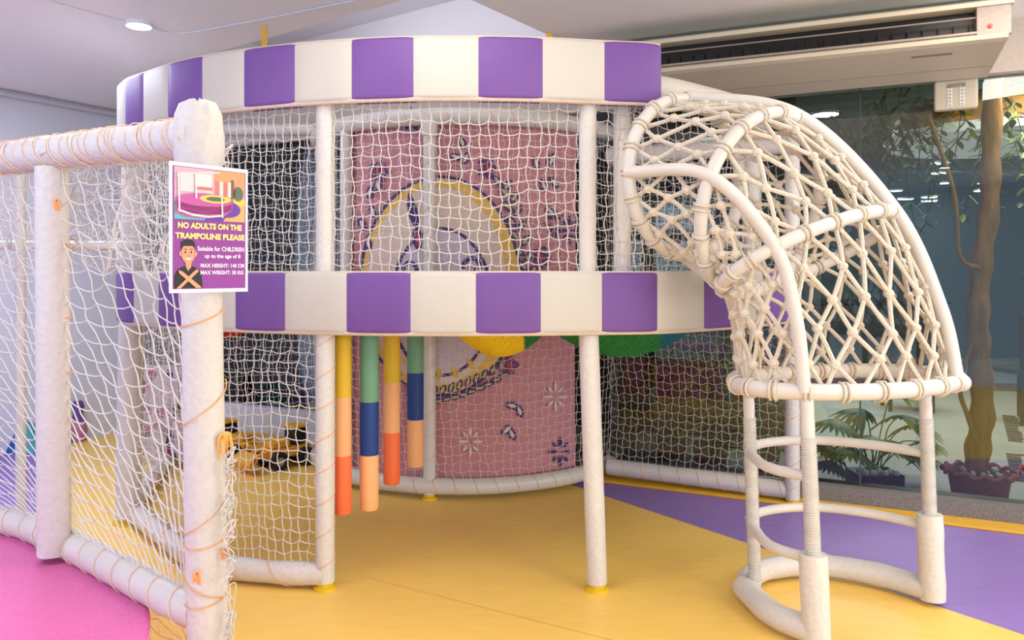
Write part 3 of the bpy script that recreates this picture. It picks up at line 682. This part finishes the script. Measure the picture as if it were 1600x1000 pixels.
# --- hanging foam rollers
RY, RP, RO, RG, RBl = [mat(n_, c_, .55, .12, 200, .04) for n_, c_ in (('foam_yellow', (226, 184, 44)), ('foam_peach', (244, 178, 122)), ('foam_orange', (250, 116, 66)), ('foam_green', (112, 162, 130)), ('foam_blue', (30, 62, 132)))]
for (u, vb, c1, c2, Yd, r_, cols, lab) in [
    (535.5, 803, 620, 711, 3.37, .0365, (RY, RP, RO), 'yellow, peach and orange hanging foam roller right beside the front-left post'),
    (577, 797, 627, 710, 3.43, .040, (RG, RBl, RP), 'green, navy and peach hanging foam roller, second from the front-left post'),
    (612, 757, 597, 675, 3.84, .040, (RY, RP, RO), 'yellow, peach and orange hanging foam roller, third from the front-left post'),
    (649, 730, 582, 655, 4.18, .043, (RG, RBl, RP), 'green, navy and peach hanging foam roller beside the middle inner post')]:
    zb_ = P(u, vb, Yd).z; za, zc = P(u, c2, Yd).z, P(u, c1, Yd).z; zt_ = 1.045; x = (u-800)/F*Yd
    t = thing('foam_roller', lab, 'foam roller', (x, Yd, zt_), 'foam rollers hanging under the deck')
    def cyl(z0, z1, m_, nm, endb=False):
        pr = ([(r_*.55, z0), (r_*.9, z0+.004), (r_, z0+.014)] if endb else [(r_*.99, z0), (r_, z0+.004)])+[(r_*1.01, (z0+z1)/2), (r_, z1-.004), (r_*.985, z1)]
        MB().lathe((x, Yd, 0), pr, 28).build(nm, m_, t)
    cyl(zb_, za, cols[2], 'lower_sleeve', True); cyl(za, zc, cols[1], 'middle_sleeve'); cyl(zc, zt_-.03, cols[0], 'upper_sleeve')
    MB().lathe((x, Yd, 0), [(r_*.98, zt_-.03), (r_*.9, zt_-.012), (r_*.5, zt_)], 28).build('top_cap', cols[0], t)
    MB().tube([(x, Yd, zt_), (x, Yd, 1.252)], .008, 6).build('hanging_cord', M_net, t)

# --- yellow straps up to the ceiling
for (u, v, lab) in [(413, 42, 'yellow strap from the ceiling to the left part of the striped top band'), (858, 52, 'short yellow strap above the striped top band near its right end')]:
    Yd = 1.295*F/(HZ-v); x = (u-800)/F*Yd
    o = MB().box((x, Yd, (2.26+2.598)/2), (.032, .006, 2.598-2.26)).build('strap', mat('strap_yellow', (222, 176, 78), .6), smooth=False)
    o['label'] = lab; o['category'] = 'strap'; o['group'] = 'yellow ceiling straps'

# =====================================================  ROPE TUNNEL WITH LADDER
H = [(Vector((.707, 3.225, 1.68)), Vector((0, 0, .315)), Vector((-.262, -.175, 0))),
     (Vector((.985, 3.12, 1.56)), Vector((.125, 0, .337)), Vector((-.28, -.27, .08))),
     (Vector((1.17, 3.12, 1.38)), Vector((.31, 0, .156)), Vector((-.24, -.30, .01))),
     (Vector((1.30, 3.10, .88)), Vector((.37, -.075, 0)), Vector((-.27, -.30, 0)))]
H.insert(3, (Vector((1.265, 3.11, 1.13)), Vector((.365, -.04, .03)), Vector((-.26, -.30, 0))))
# fit mid section so the outer rail follows the photo
TS = [0, .30, .60, .80, 1.0]
def ringp(tt, phi, k=1.):
    # catmull-rom through the hoops
    for i in range(4):
        if tt <= TS[i+1] or i == 3: break
    f = (tt-TS[i])/(TS[i+1]-TS[i]); g = lambda j: H[min(4, max(0, j))]
    out = []
    for c in range(3):
        a, b_, c_, d_ = g(i-1)[c], g(i)[c], g(i+1)[c], g(i+2)[c]
        if i == 0: a = b_*2-c_
        if i == 3: d_ = c_*2-b_
        out.append(.5*((2*b_)+(c_-a)*f+(2*a-5*b_+4*c_-d_)*f*f+(3*b_-a-3*c_+d_)*f**3))
    return out[0]+(out[1]*math.cos(phi)+out[2]*math.sin(phi))*k
lad = thing('rope_tunnel', 'white knotted-rope climbing tunnel curving down onto a ladder frame at the right', 'climbing tunnel', (1.3, 3.1, 0))
for nm, tt, r_ in (('hoop', 0, .026), ('hoop', .30, .025), ('hoop', .60, .025), ('hoop', 1., .030)):
    b = MB(); pts = [ringp(tt, 2*PI*i/48) for i in range(48)]; b.tube(pts, r_, 12, closed=True); b.build(nm, M_vinyl, lad)
for phi, nm in ((0, 'outer_rail'), (PI/2, 'front_rail'), (PI, 'inner_rail')):
    b = MB(); n = 60; pts = [ringp(i/n, phi, 1.04) for i in range(n+1)]; b.tube(pts, .024 if phi else .026, 14); b.build(nm, M_vinyl, lad)
MB().ball(ringp(1., -.05, 1.06), .034, 10).build('end_cap', M_vinyl, lad)
# legs
Lp, Fp, Rp = (Vector((.935, 3.17, .88)), Vector((.955, 3.14, .03))), (Vector((1.03, 2.80, .88)), Vector((1.055, 2.77, .02))), (Vector((1.63, 3.16, .88)), Vector((1.645, 3.13, .02)))
for (a, c), sleeve, r_ in ((Lp, 0, .022), (Fp, .30, .024), (Rp, .33, .024)):
    b = MB(); n = 40; q = resample([c, a], n); b.tube(q, r_*(1+.03*np.sin(np.arange(n)*2.1)), 14); o = b.build('leg', M_vinyl, lad)
    rb = MB(); helix(rb, [c, a], r_, .009, .0028, 0, 4, .25 if sleeve else .05, .82); rb.build('binding', M_vinyl, o)
    if sleeve:
        b = MB(); wrapped(b, [c, c+(a-c).normalized()*sleeve], .048, 16, .03, .025); b.build('padded_sleeve', M_wrap, o)
def rung(z, r_, m, nm, extra=0, a=.0):
    def at(pp): a_, c_ = pp; f = (a_.z-z)/(a_.z-c_.z); return a_.lerp(c_, f)
    R0, L0, F0 = at(Rp), at(Lp), at(Fp)
    arc = spline([R0, Vector((1.50, 3.30, z)), Vector((1.30, 3.40, z)), Vector((1.10, 3.37, z)), Vector((.975, 3.27, z)), L0+Vector((-extra, 0, 0))], 8)
    b_ = MB(); wrapped(b_, arc, r_, 14, a, .03 if a else .05); b_.build(nm, m, lad)
    b_ = MB(); wrapped(b_, spline([L0+Vector((-extra*1.3, .02, 0)), (L0+F0)/2+Vector((-.055, -.04, 0)), F0], 8), r_, 14, a, .03 if a else .05); b_.build(nm, m, lad)
rung(.585, .019, M_vinyl, 'rung'); rung(.30, .019, M_vinyl, 'rung'); rung(.055, .046, M_wrap, 'base_tube', .03, .035)
# knotted rope net
rp = MB(); NC = 20; rows = [(0., .30, 4), (.30, .60, 4), (.60, 1., 5)]
for (t0, t1, nr) in rows:
    node = {}
    for j in range(nr+1):
        for i in range(NC):
            ph = 2*PI*(i+.5*(j % 2))/NC+(rng.normal(0, .03) if 0 < j < nr else 0); tt = t0+(t1-t0)*j/nr+(rng.normal(0, .006) if 0 < j < nr else 0)
            node[(i, j)] = (tt, ph)
    for j in range(nr+1):
        for i in range(NC):
            tt, ph = node[(i, j)]
            if 0 < j < nr:
                p = ringp(tt, ph, .97); rp.ball(p, .0205, 6, sc=(1, 1, .85))
                rp.tube([p+Vector((.012*math.cos(q), .012*math.sin(q)*.6, .010*math.sin(q*1))) for q in np.linspace(0, 5.6, 8)], .0084, 5)
            if j < nr:
                for dlt in (0, 1):
                    ii = (i+dlt-(0 if j % 2 else 1)) % NC; t2, p2 = node[(ii, j+1)]
                    dp = (p2-ph+PI) % (2*PI)-PI
                    pts = [ringp(tt+(t2-tt)*f, ph+dp*f, (1.0 if (j == 0 and f == 0) or (j == nr-1 and f == 1) else .97)-.012*math.sin(PI*f)) for f in (0, .25, .5, .75, 1)]
                    rp.tube(pts, .0084, 6)
# rope bindings around hoops
hb = rp
for tt, r_ in ((0, .026), (.30, .025), (.60, .025), (1., .03)):
    for i in range(NC*2):
        if i % 2 == 0:
            ph = 2*PI*i/(NC*2); c = ringp(tt, ph); hb.ball(c, r_*1.12, 6, sc=(1, 1, .8)) if tt == 0 else None
            tn = (ringp(tt, ph+.02)-ringp(tt, ph-.02)).normalized(); a = tn.cross(Vector((0, 0, 1)) if abs(tn.z) < .9 else Vector((1, 0, 0))).normalized(); b2 = tn.cross(a)
            for q0 in (-.009, .009):
                hb.tube([c+tn*q0+(a*math.cos(q)+b2*math.sin(q))*(r_+.004) for q in np.linspace(0, 2*PI, 11)[:-1]], .0058, 5, closed=True)
hb.build('rope_net', M_rope, lad)

# =====================================================  TRAMPOLINE ENCLOSURE (left foreground)
PC = Vector((-2.15, 1.65, 0))
tr = thing('trampoline', 'pink round trampoline with a white padded frame and netting in the left foreground', 'trampoline', PC)
MB().lathe((PC.x, PC.y, 0), [(1.24, .0), (1.25, .02), (1.255, .31), (1.275, .33), (1.28, .35), (1.265, .362), (.62, .362)], 96).build('pad', M_pink, tr)
MB().lathe((PC.x, PC.y, .362), [(.61, 0), (.61, .004)], 64).build('jump_mat', M_black, tr)
basec = [Vector((-.83, 2.125, .40)), Vector((-.90, 2.17, .40)), Vector((-1.137, 2.37, .40)), Vector((-1.49, 2.66, .40)), Vector((-1.86, 2.90, .40)), Vector((-2.45, 3.0, .40))]
topc = [Vector((-.815, 2.10, 1.655)), Vector((-1.08, 2.32, 1.675)), Vector((-1.49, 2.60, 1.69)), Vector((-1.87, 2.84, 1.70)), Vector((-2.45, 2.98, 1.70))]
bs, tps = spline(basec, 10), spline(topc, 10)
b = MB(); wrapped(b, bs, .046, 18, .03, .04); o = b.build('base_tube', M_vinyl, tr)
h = MB(); helix(h, bs, .048, .115, .0016, 0, 4); h.build('lacing_cord', mat('pale_twine', (240, 206, 178), .7), o)
b = MB(); wrapped(b, tps, .053, 18, .05, .03); o = b.build('top_rail', M_wrap, tr)
h = MB()
for ph, pt in ((0, .17), (1.3, -.12), (2.5, .21), (.6, .075)): helix(h, tps, .056, pt, .0018, ph, 4)
h.build('lacing_cord', mat('pale_twine', (240, 206, 178), .7), o)
def tpost(x, y, r_, zt, x2=None, a=.015, z0=0.):
    b_ = MB(); x2 = x if x2 is None else x2; q_ = wrapped(b_, [(x2, y, z0), (x, y, zt)], r_, 24, a, .045); return b_.build('post', M_wrap, tr)
pa = tpost(-.832, 2.125, .053, 1.70, -.803)
hd = MB(); prof = [(.052, 1.56), (.060, 1.60), (.064, 1.66), (.060, 1.71), (.048, 1.745), (.018, 1.755)]; hd.lathe((-.832, 2.125, 0), prof, 26)
for i, p in enumerate(hd.v): hd.v[i] = (p[0]+rng.normal(0, .0025), p[1]+rng.normal(0, .0025), p[2]+rng.normal(0, .003))
hd.build('cloth_wrap', M_wrap, pa)
pbb = tpost(-1.495, 2.60, .050, 1.64, -1.488, z0=.385)
for px_, py_ in ((-2.45, 2.99), (-.85, 1.2)): tpost(px_, py_, .05, 1.7)
h = MB()
def tie(mb, x, y, r_, zl, zr, sag=.012):
    mb.tube([(x+r_*math.cos(a), y+r_*math.sin(a), zl+(zr-zl)*(a-PI)/PI-sag*math.sin(a-PI)) for a in np.linspace(PI*.8, PI*2.2, 22)], .0018, 4)
for zl, zr in ((1.155, 1.20), (.885, .985), (.60, .70), (.585, .60), (.52, .44), (.43, .45)):
    h = MB(); tie(h, -.832+.029*(1-min(1, zl/1.7)), 2.125, .056, zl, zr); h.build('tie_cord', M_cord, pa)
h = MB()
for zl, zr in ((.63, .57), (.88, .81), (1.06, .97), (1.20, 1.15), (1.49, 1.38)):
    h = MB(); tie(h, -1.492, 2.61, .053, zl, zr); h.build('tie_cord', M_cord, pbb)
def knot(mb, c, s=1.):
    for i in range(9):
        a = i*2.2; mb.tube(spline([c, c+Vector((.012*math.cos(a)*s, -.012, .006*math.sin(a))), c+Vector((.014*math.cos(a)*s, -.010, -.045*s*random.uniform(.5, 1)))], 4), .0022, 4)
    mb.ball(c, .010*s, 5)
kb = MB(); knot(kb, P(92, 315, 2.545), .7); kb.build('cord_knot', M_cord, pbb)
for kk in ((310, 895, 2.05), (354, 858, 2.10)): kb = MB(); knot(kb, P(*kk), .65); kb.build('cord_knot', M_cord, pa)
kb = MB(); knot(kb, P(12, 250, 2.78), 1.3); kb.build('cord_knot', M_cord, tr)
kb = MB(); knot(kb, P(354, 682, 2.1), 1.4); kb.build('cord_knot', mat('pale_orange_cord', (240, 180, 90), .7), pa)
fz = MB()                                     # frayed net ends gathered down the right side of the near post
for i in range(70):
    z = random.uniform(.30, .82); c = Vector((-.795+.045, 2.08, z)); e_ = c+Vector((random.uniform(.0, .022), random.uniform(-.03, .02), random.uniform(-.07, .05)))
    fz.tube(spline([c, c+Vector((random.uniform(.012, .03), random.uniform(-.02, .02), random.uniform(-.02, .03))), e_], 4), .0017, 4)
fz.build('net_fringe', M_net, pa)
# enclosure net, pulled down towards the near post
LBt = length(bs)
def along(path, f): n_ = len(path)-1; x = min(max(f, 0), 1)*n_; i_ = min(int(x), n_-1); return path[i_]*(1-(x-i_))+path[i_+1]*(x-i_)
def n5(a, b_):
    s_ = a*1.9; sh = .55*(1-b_)**1.7
    sa = s_*(1-sh) if s_ < 1 else s_*(1-sh)
    near_ = math.exp(-(sa/.22)**2) if sa > 0 else 1
    tb_ = b_-.20*near_*b_*(1-b_)*2.2+.05*math.sin(a*17)*b_*(1-b_)
    sa = min(1, sa); B0, T0 = along(bs, sa), along(tps, sa)
    p = B0*(1-tb_)+T0*tb_; bow = .05*math.sin(PI*b_)*math.sin(PI*min(1, sa*2)); return Vector((p[0]+bow*.5, p[1]+bow, p[2]))
net(MB(), n5, 48, 24, .0023, .16, .3).build('enclosure_net', M_net, tr)
def n5b(a, b_):   # loose second layer gathered under the top rail
    sa = a; B0, T0 = along(bs, sa), along(tps, sa); tb_ = .70+.28*b_; p = B0*(1-tb_)+T0*tb_
    return Vector((p[0]+.05+.03*math.sin(a*40+b_*6), p[1]+.06+.03*math.sin(a*31), p[2]+.02*math.sin(a*50)))
net(MB(), n5b, 34, 8, .0022, .5, .4).build('loose_net', M_net, tr)
# little net under the base tube down to the floor
def n5c(a, b_):
    p = along(bs, .02+.42*a); return Vector((p[0]+.03+.05*(1-b_), p[1]+.05*(1-b_), .03+.34*b_))
net(MB(), n5c, 14, 8, .0016, .3, .3).build('skirt_net', mat('pale_net', (226, 205, 178), .7), tr)

# back rail frame with bunched netting, behind the enclosure
fr = thing('net_frame', 'slim white rail frame with bunched white netting behind the left post', 'net frame', P(25, 383, 3.6)*1)
fr.location.z = 0
q0, q1 = P(-120, 384, 3.62), P(208, 384, 3.9)
b = MB(); wrapped(b, [q0, q1], .024, 12, .02, .05); b.build('rail', M_vinyl, fr)
for u_ in (-110, 28):
    x, y = P(u_, 384, 3.64+.0*u_).x, 3.66; b = MB(); wrapped(b, [(x, y, 0), (x, y, 1.9)], .022, 12, .02, .05); b.build('post', M_vinyl, fr)
b = MB(); wrapped(b, [q0+Vector((0, .02, .46)), q1+Vector((0, .02, .40))], .02, 12, .02, .05); b.build('rail', M_vinyl, fr)
def n8(a, b_):
    p = q0.lerp(q1, a); return Vector((p.x, p.y+.05*math.sin(a*25)*(1-b_), p.z-.02+.47*b_))
net(MB(), n8, 40, 12, .002, .45, .4).build('net', M_net, fr)
b = MB()
for i in range(60):
    a = random.uniform(0, 1); p = q0.lerp(q1, a)+Vector((0, -.02, random.uniform(-.13, .0))); e_ = p+Vector((random.uniform(-.15, .15), random.uniform(-.02, .02), random.uniform(-.05, .09)))
    b.tube(spline([p, (p+e_)/2+Vector((0, 0, -.03)), e_], 4), .0022, 4)
b.build('bunched_net', M_net, fr)

# =====================================================  SIGN
sl = Vector((-.842, 1.966, 0)); srr = Vector((-.708, 2.142, 0))
X = (srr-sl).normalized(); Wd = (srr-sl).length; Nn = Vector((X.y, -X.x, 0))
zt_, zb_ = P(266, 252, 1.975).z, P(266, 458, 1.975).z; Hs = zt_-zb_
sg = thing('warning_sign', 'purple printed notice about adults on the trampoline fixed to the near padded post', 'sign', ((sl+srr)/2)+Vector((0, 0, zb_)))
def sp(x, y, L=0.): return sl+X*(x*Wd)+Nn*(.0012+L*.0006)+Vector((0, 0, zb_+y*Hs))     # x,y in 0..1 (y up)
b = MB(); c8 = [sl, srr]; vs = [sl+Vector((0, 0, zb_)), srr+Vector((0, 0, zb_)), srr+Vector((0, 0, zt_)), sl+Vector((0, 0, zt_))]
b.add([v_+Nn*.001 for v_ in vs]+[v_-Nn*.003 for v_ in vs], [(0, 1, 2, 3), (7, 6, 5, 4), (0, 4, 5, 1), (1, 5, 6, 2), (2, 6, 7, 3), (3, 7, 4, 0)]); b.build('board', mat('sign_white', (236, 228, 238), .4), sg, smooth=False)
pals = [mat('sg%d' % i, c_, .45, var=.02) for i, c_ in enumerate([(146, 62, 158), (214, 176, 196), (232, 160, 110), (196, 90, 168), (238, 206, 92), (110, 186, 196), (104, 62, 170), (232, 178, 104), (240, 226, 226), (90, 110, 92), (40, 34, 40), (240, 160, 124), (28, 24, 28), (226, 214, 224), (222, 120, 120), (252, 250, 250), (214, 70, 60)])]
ar = MB(); cnt = [0]
def poly(pts, mi, L): ar.add([sp(x, y, L) for x, y in pts], [tuple(range(len(pts)))], mi)
def rect(x0, y0, x1, y1, mi, L): poly([(x0, y0), (x1, y0), (x1, y1), (x0, y1)], mi, L)
def ell(cx, cy, rx, ry, mi, L, a0_=0, a1_=2*PI, n_=28): poly([(cx+rx*math.cos(a0_+(a1_-a0_)*i/n_), cy+ry*math.sin(a0_+(a1_-a0_)*i/n_)) for i in range(n_)], mi, L)
rect(.035, .03, .965, .97, 0, 1)
ar.build('background_print', pals, sg, smooth=False); ar = MB()
rect(.05, .565, .95, .965, 1, 2); rect(.55, .80, .95, .965, 2, 3); rect(.60, .565, .95, .72, 7, 3); poly([(.05, .565), (.62, .565), (.45, .66), (.05, .70)], 5, 3)
poly([(.42, .565), (.66, .565), (.72, .62), (.5, .64)], 6, 4); rect(.12, .78, .52, .93, 13, 3); rect(.30, .82, .50, .92, 8, 4); rect(.30, .80, .52, .825, 14, 5)
for k in range(12): rect(.29+k*.02, .74, .295+k*.02, .80, 8, 5)
for k in range(5): rect(.56+k*.055, .76, .60+k*.055, .88, 8 if k % 2 else 14, 4)
rect(.76, .70, .80, .90, 9, 4); rect(.72, .70, .95, .75, 4, 4); ell(.86, .79, .07, .06, 9, 4)
ell(.72, .66, .17, .065, 6, 5)
ell(.42, .68, .36, .07, 3, 6); poly([(.06, .615), (.20, .585), (.45, .58), (.66, .60), (.78, .66), (.78, .71), (.06, .71)], 3, 6); ell(.42, .722, .36, .05, 14, 7)
ell(.42, .722, .36, .048, 3, 8); ell(.55, .735, .20, .032, 4, 9); ell(.55, .735, .12, .018, 9, 10)
for (x0, y0, x1, y1) in [(.08, .92, .11, .62), (.29, .93, .315, .73), (.62, .75, .65, .59), (.08, .925, .31, .935)]:
    poly([(x0, y0), (x0+.02, y0), (x1+.0, y1), (x1-.02, y1)], 8, 11)
poly([(.08, .645), (.25, .61), (.45, .60), (.64, .615), (.64, .60), (.45, .585), (.25, .595), (.08, .63)], 8, 11)
poly([(.07, .90), (.32, .935), (.60, .95), (.60, .94), (.32, .925), (.07, .89)], 8, 11)
ar.build('picture_print', pals, sg, smooth=False); ar = MB()
# figure with crossed arms
poly([(.05, .035), (.05, .13), (.09, .18), (.17, .205), (.27, .205), (.35, .18), (.385, .13), (.40, .035)], 12, 3)
poly([(.19, .19), (.25, .19), (.26, .26), (.18, .26)], 11, 4)
ell(.215, .305, .085, .078, 11, 5); ell(.125, .30, .02, .02, 11, 5); ell(.305, .30, .02, .02, 11, 5)
poly([(.135, .335), (.13, .385), (.18, .41), (.26, .41), (.30, .38), (.295, .335), (.27, .36), (.16, .36)], 12, 6)
for x in (.18, .25): ell(x, .312, .010, .009, 12, 6)
for x in (.18, .25): rect(x-.02, .332, x+.02, .337, 12, 6)
ell(.215, .268, .035, .014, 15, 6, PI, 2*PI); ell(.215, .285, .008, .010, 14, 6)
poly([(.19, .198), (.215, .165), (.24, .198)], 11, 5)
poly([(.07, .035), (.12, .035), (.34, .165), (.325, .185), (.28, .165)], 11, 7); poly([(.38, .04), (.31, .035), (.10, .150), (.09, .175), (.14, .165)], 11, 8)
ar.build('figure_print', pals, sg, smooth=False)
def text(body, x, y, wid, hgt, m_, bold, nm='lettering', L=4):
    cu = bpy.data.curves.new('t', 'FONT'); cu.body = body; cu.size = 1; cu.offset = bold; cu.align_x = 'LEFT'; cu.resolution_u = 3
    to = bpy.data.objects.new('t', cu); C.objects.link(to); bpy.context.view_layer.update()
    me = bpy.data.meshes.new_from_object(to.evaluated_get(bpy.context.evaluated_depsgraph_get())); bpy.data.objects.remove(to); bpy.data.curves.remove(cu)
    co = np.array([v_.co[:] for v_ in me.vertices]); mn, mx = co.min(0), co.max(0); b_ = MB()
    b_.add([sp(x+(c[0]-mn[0])/(mx[0]-mn[0])*wid, y+(c[1]-mn[1])/(mx[1]-mn[1])*hgt, L) for c in co], [tuple(p.vertices) for p in me.polygons])
    bpy.data.meshes.remove(me); b_.build(nm, m_, sg, smooth=False)
Tm, Tw = mat('text_yellow', (250, 226, 140), .5), mat('text_white', (250, 240, 250), .5)
text('NO ADULTS ON THE', .09, .495, .82, .048, Tm, .05); text('TRAMPOLINE PLEASE', .06, .415, .89, .048, Tm, .05)
text('Suitable for CHILDREN', .33, .325, .61, .036, Tw, .025); text('up to the age of 8', .42, .262, .47, .040, Tw, .025)
text('MAX HEIGHT: 140 CM', .37, .195, .57, .032, Tw, .03); text('MAX WEIGHT: 30 KG', .37, .140, .56, .032, Tw, .03)

# =====================================================  TOYS ON THE FLOOR
M_ty = mat('toy_yellow', (236, 168, 50), .4); M_tk = mat('toy_black', (28, 26, 28), .5); M_tw = mat('toy_grey', (150, 150, 150), .5)
def truck(c, rz, label, scl=1.):
    t_ = thing('toy_truck', label, 'toy truck', c, 'yellow toy trucks')
    cs, sn = math.cos(rz), math.sin(rz)
    def T(x, y, z): return (c[0]+(x*cs-y*sn)*scl, c[1]+(x*sn+y*cs)*scl, z*scl)
    def bevel(o_, w_=.012): m_ = o_.modifiers.new('b', 'BEVEL'); m_.width = w_; m_.segments = 2
    def bx_(x, y, z, a, b_, h, m, nm): p = T(x, y, z); o_ = MB().box((p[0], p[1], p[2]), (a*scl, b_*scl, h*scl), rz).build(nm, m, t_, smooth=False); bevel(o_); return o_
    bx_(0, 0, .11, .34, .14, .07, M_ty, 'chassis'); bx_(.07, 0, .17, .15, .12, .05, M_ty, 'hood'); bx_(-.08, 0, .21, .11, .12, .11, M_tk, 'cab'); bx_(-.08, 0, .275, .13, .14, .02, M_ty, 'roof')
    for x in (-.11, .11):
        for y in (-.09, .09):
            p = T(x, y, .065); q = [Vector(T(x, y-.025, .065)), Vector(T(x, y+.025, .065))]; w_ = MB().tube(q, .065*scl, 18).build('wheel', M_tk, t_)
            q = [Vector(T(x, y-.028, .065)), Vector(T(x, y+.028, .065))]; MB().tube(q, .03*scl, 12).build('hub', M_tw, w_)
    b_ = MB(); b_.tube([T(.15, .05, .14), T(.24, .05, .12), T(.27, .05, .06)], .012*scl, 6); b_.tube([T(.15, -.05, .14), T(.24, -.05, .12), T(.27, -.05, .06)], .012*scl, 6); b_.build('arm', M_ty, t_)
    n_ = 8; b_ = MB(); b_.grid(lambda a, e_: T(.27+.07*math.sin(PI*a), -.12+.24*e_, .01+.13*a), 8, 2); b_.grid(lambda a, e_: T(.276+.07*math.sin(PI*a), -.12+.24*e_, .01+.13*a), 8, 2); b_.build('bucket', M_ty, t_)
def fl_pt(u, v): g_ = G(u, v); return (g_.x, g_.y, 0)
truck(fl_pt(366, 716), -.5, 'yellow toy loader with black wheels on the floor behind the net, left one', .92)
truck(fl_pt(446, 728), -2.3, 'yellow toy loader with black wheels on the floor behind the net, right one', .95)
# teal tent-like toy by the left wall
c = Vector(fl_pt(28, 702)); t = thing('toy_tent', 'small teal pointed play tent by the left wall', 'toy tent', c)
b = MB(); b.add([(c.x-.28, c.y-.15, 0), (c.x+.28, c.y-.15, 0), (c.x+.28, c.y+.25, 0), (c.x-.28, c.y+.25, 0), (c.x, c.y, .30)], [(0, 1, 4), (1, 2, 4), (2, 3, 4), (3, 0, 4), (3, 2, 1, 0)]); b.build('canopy', mat('teal_cloth', (80, 160, 170), .7, .2, 12, .25), t, smooth=False)
b = MB(); b.add([(c.x-.07, c.y-.156, .003), (c.x+.09, c.y-.156, .003), (c.x+.03, c.y-.088, .16), (c.x-.02, c.y-.088, .16)], [(0, 1, 2, 3)]); b.build('door_flap', mat('blue_cloth', (30, 90, 160), .7), t, smooth=False)
MB().ball((c.x, c.y, .30), .02, 6).build('tip', M_net, t)
c = Vector(fl_pt(70, 705)); t = thing('soft_toy', 'small white soft toy with dark spots beside the teal tent', 'soft toy', c)
MB().ball((c.x-.3, c.y-.2, .05), .055, 10).build('body', M_net, t); MB().ball((c.x-.3, c.y-.23, .12), .035, 8).build('head', M_net, t)
c = Vector(fl_pt(122, 690)); t = thing('bowling_pin', 'purple and pink toy skittle standing by the left wall behind the padded post', 'toy skittle', c)
MB().lathe(c, [(.04, 0), (.065, .08), (.05, .16)], 16).build('body', mat('toy_pink', (190, 120, 150), .5), t); MB().lathe(c, [(.05, .16), (.03, .21), (.045, .27), (.03, .31)], 16).build('top', mat('toy_purple', (104, 70, 140), .5), t)
# patterned cloth hung at the side
b = MB(); c0 = P(218, 585, 5.4); c1 = P(292, 585, 5.25)
b.grid(lambda a, e_: Vector((c0.x+(c1.x-c0.x)*a, c0.y+(c1.y-c0.y)*a+.03*math.sin(a*14), .06+(.62)*e_)), 20, 6)
for i in range(26):
    a, e_ = random.random(), random.random(); p = Vector((c0.x+(c1.x-c0.x)*a, c0.y+(c1.y-c0.y)*a-.035, .08+.55*e_)); s_ = random.uniform(.015, .035)
    b.add([p+Vector((s_*math.cos(k), 0, s_*1.4*math.sin(k))) for k in np.linspace(0, 2*PI, 9)[:-1]], [tuple(range(8))], random.choice([1, 1, 2]))
o = b.build('patterned_cloth', [mat('cloth_pale', (196, 176, 184), .8), mat('cloth_purple', (66, 44, 80), .8), mat('cloth_magenta', (150, 40, 90), .8)]); o['label'] = 'pale cloth with dark purple pattern hanging behind the near padded post'; o['category'] = 'cloth'
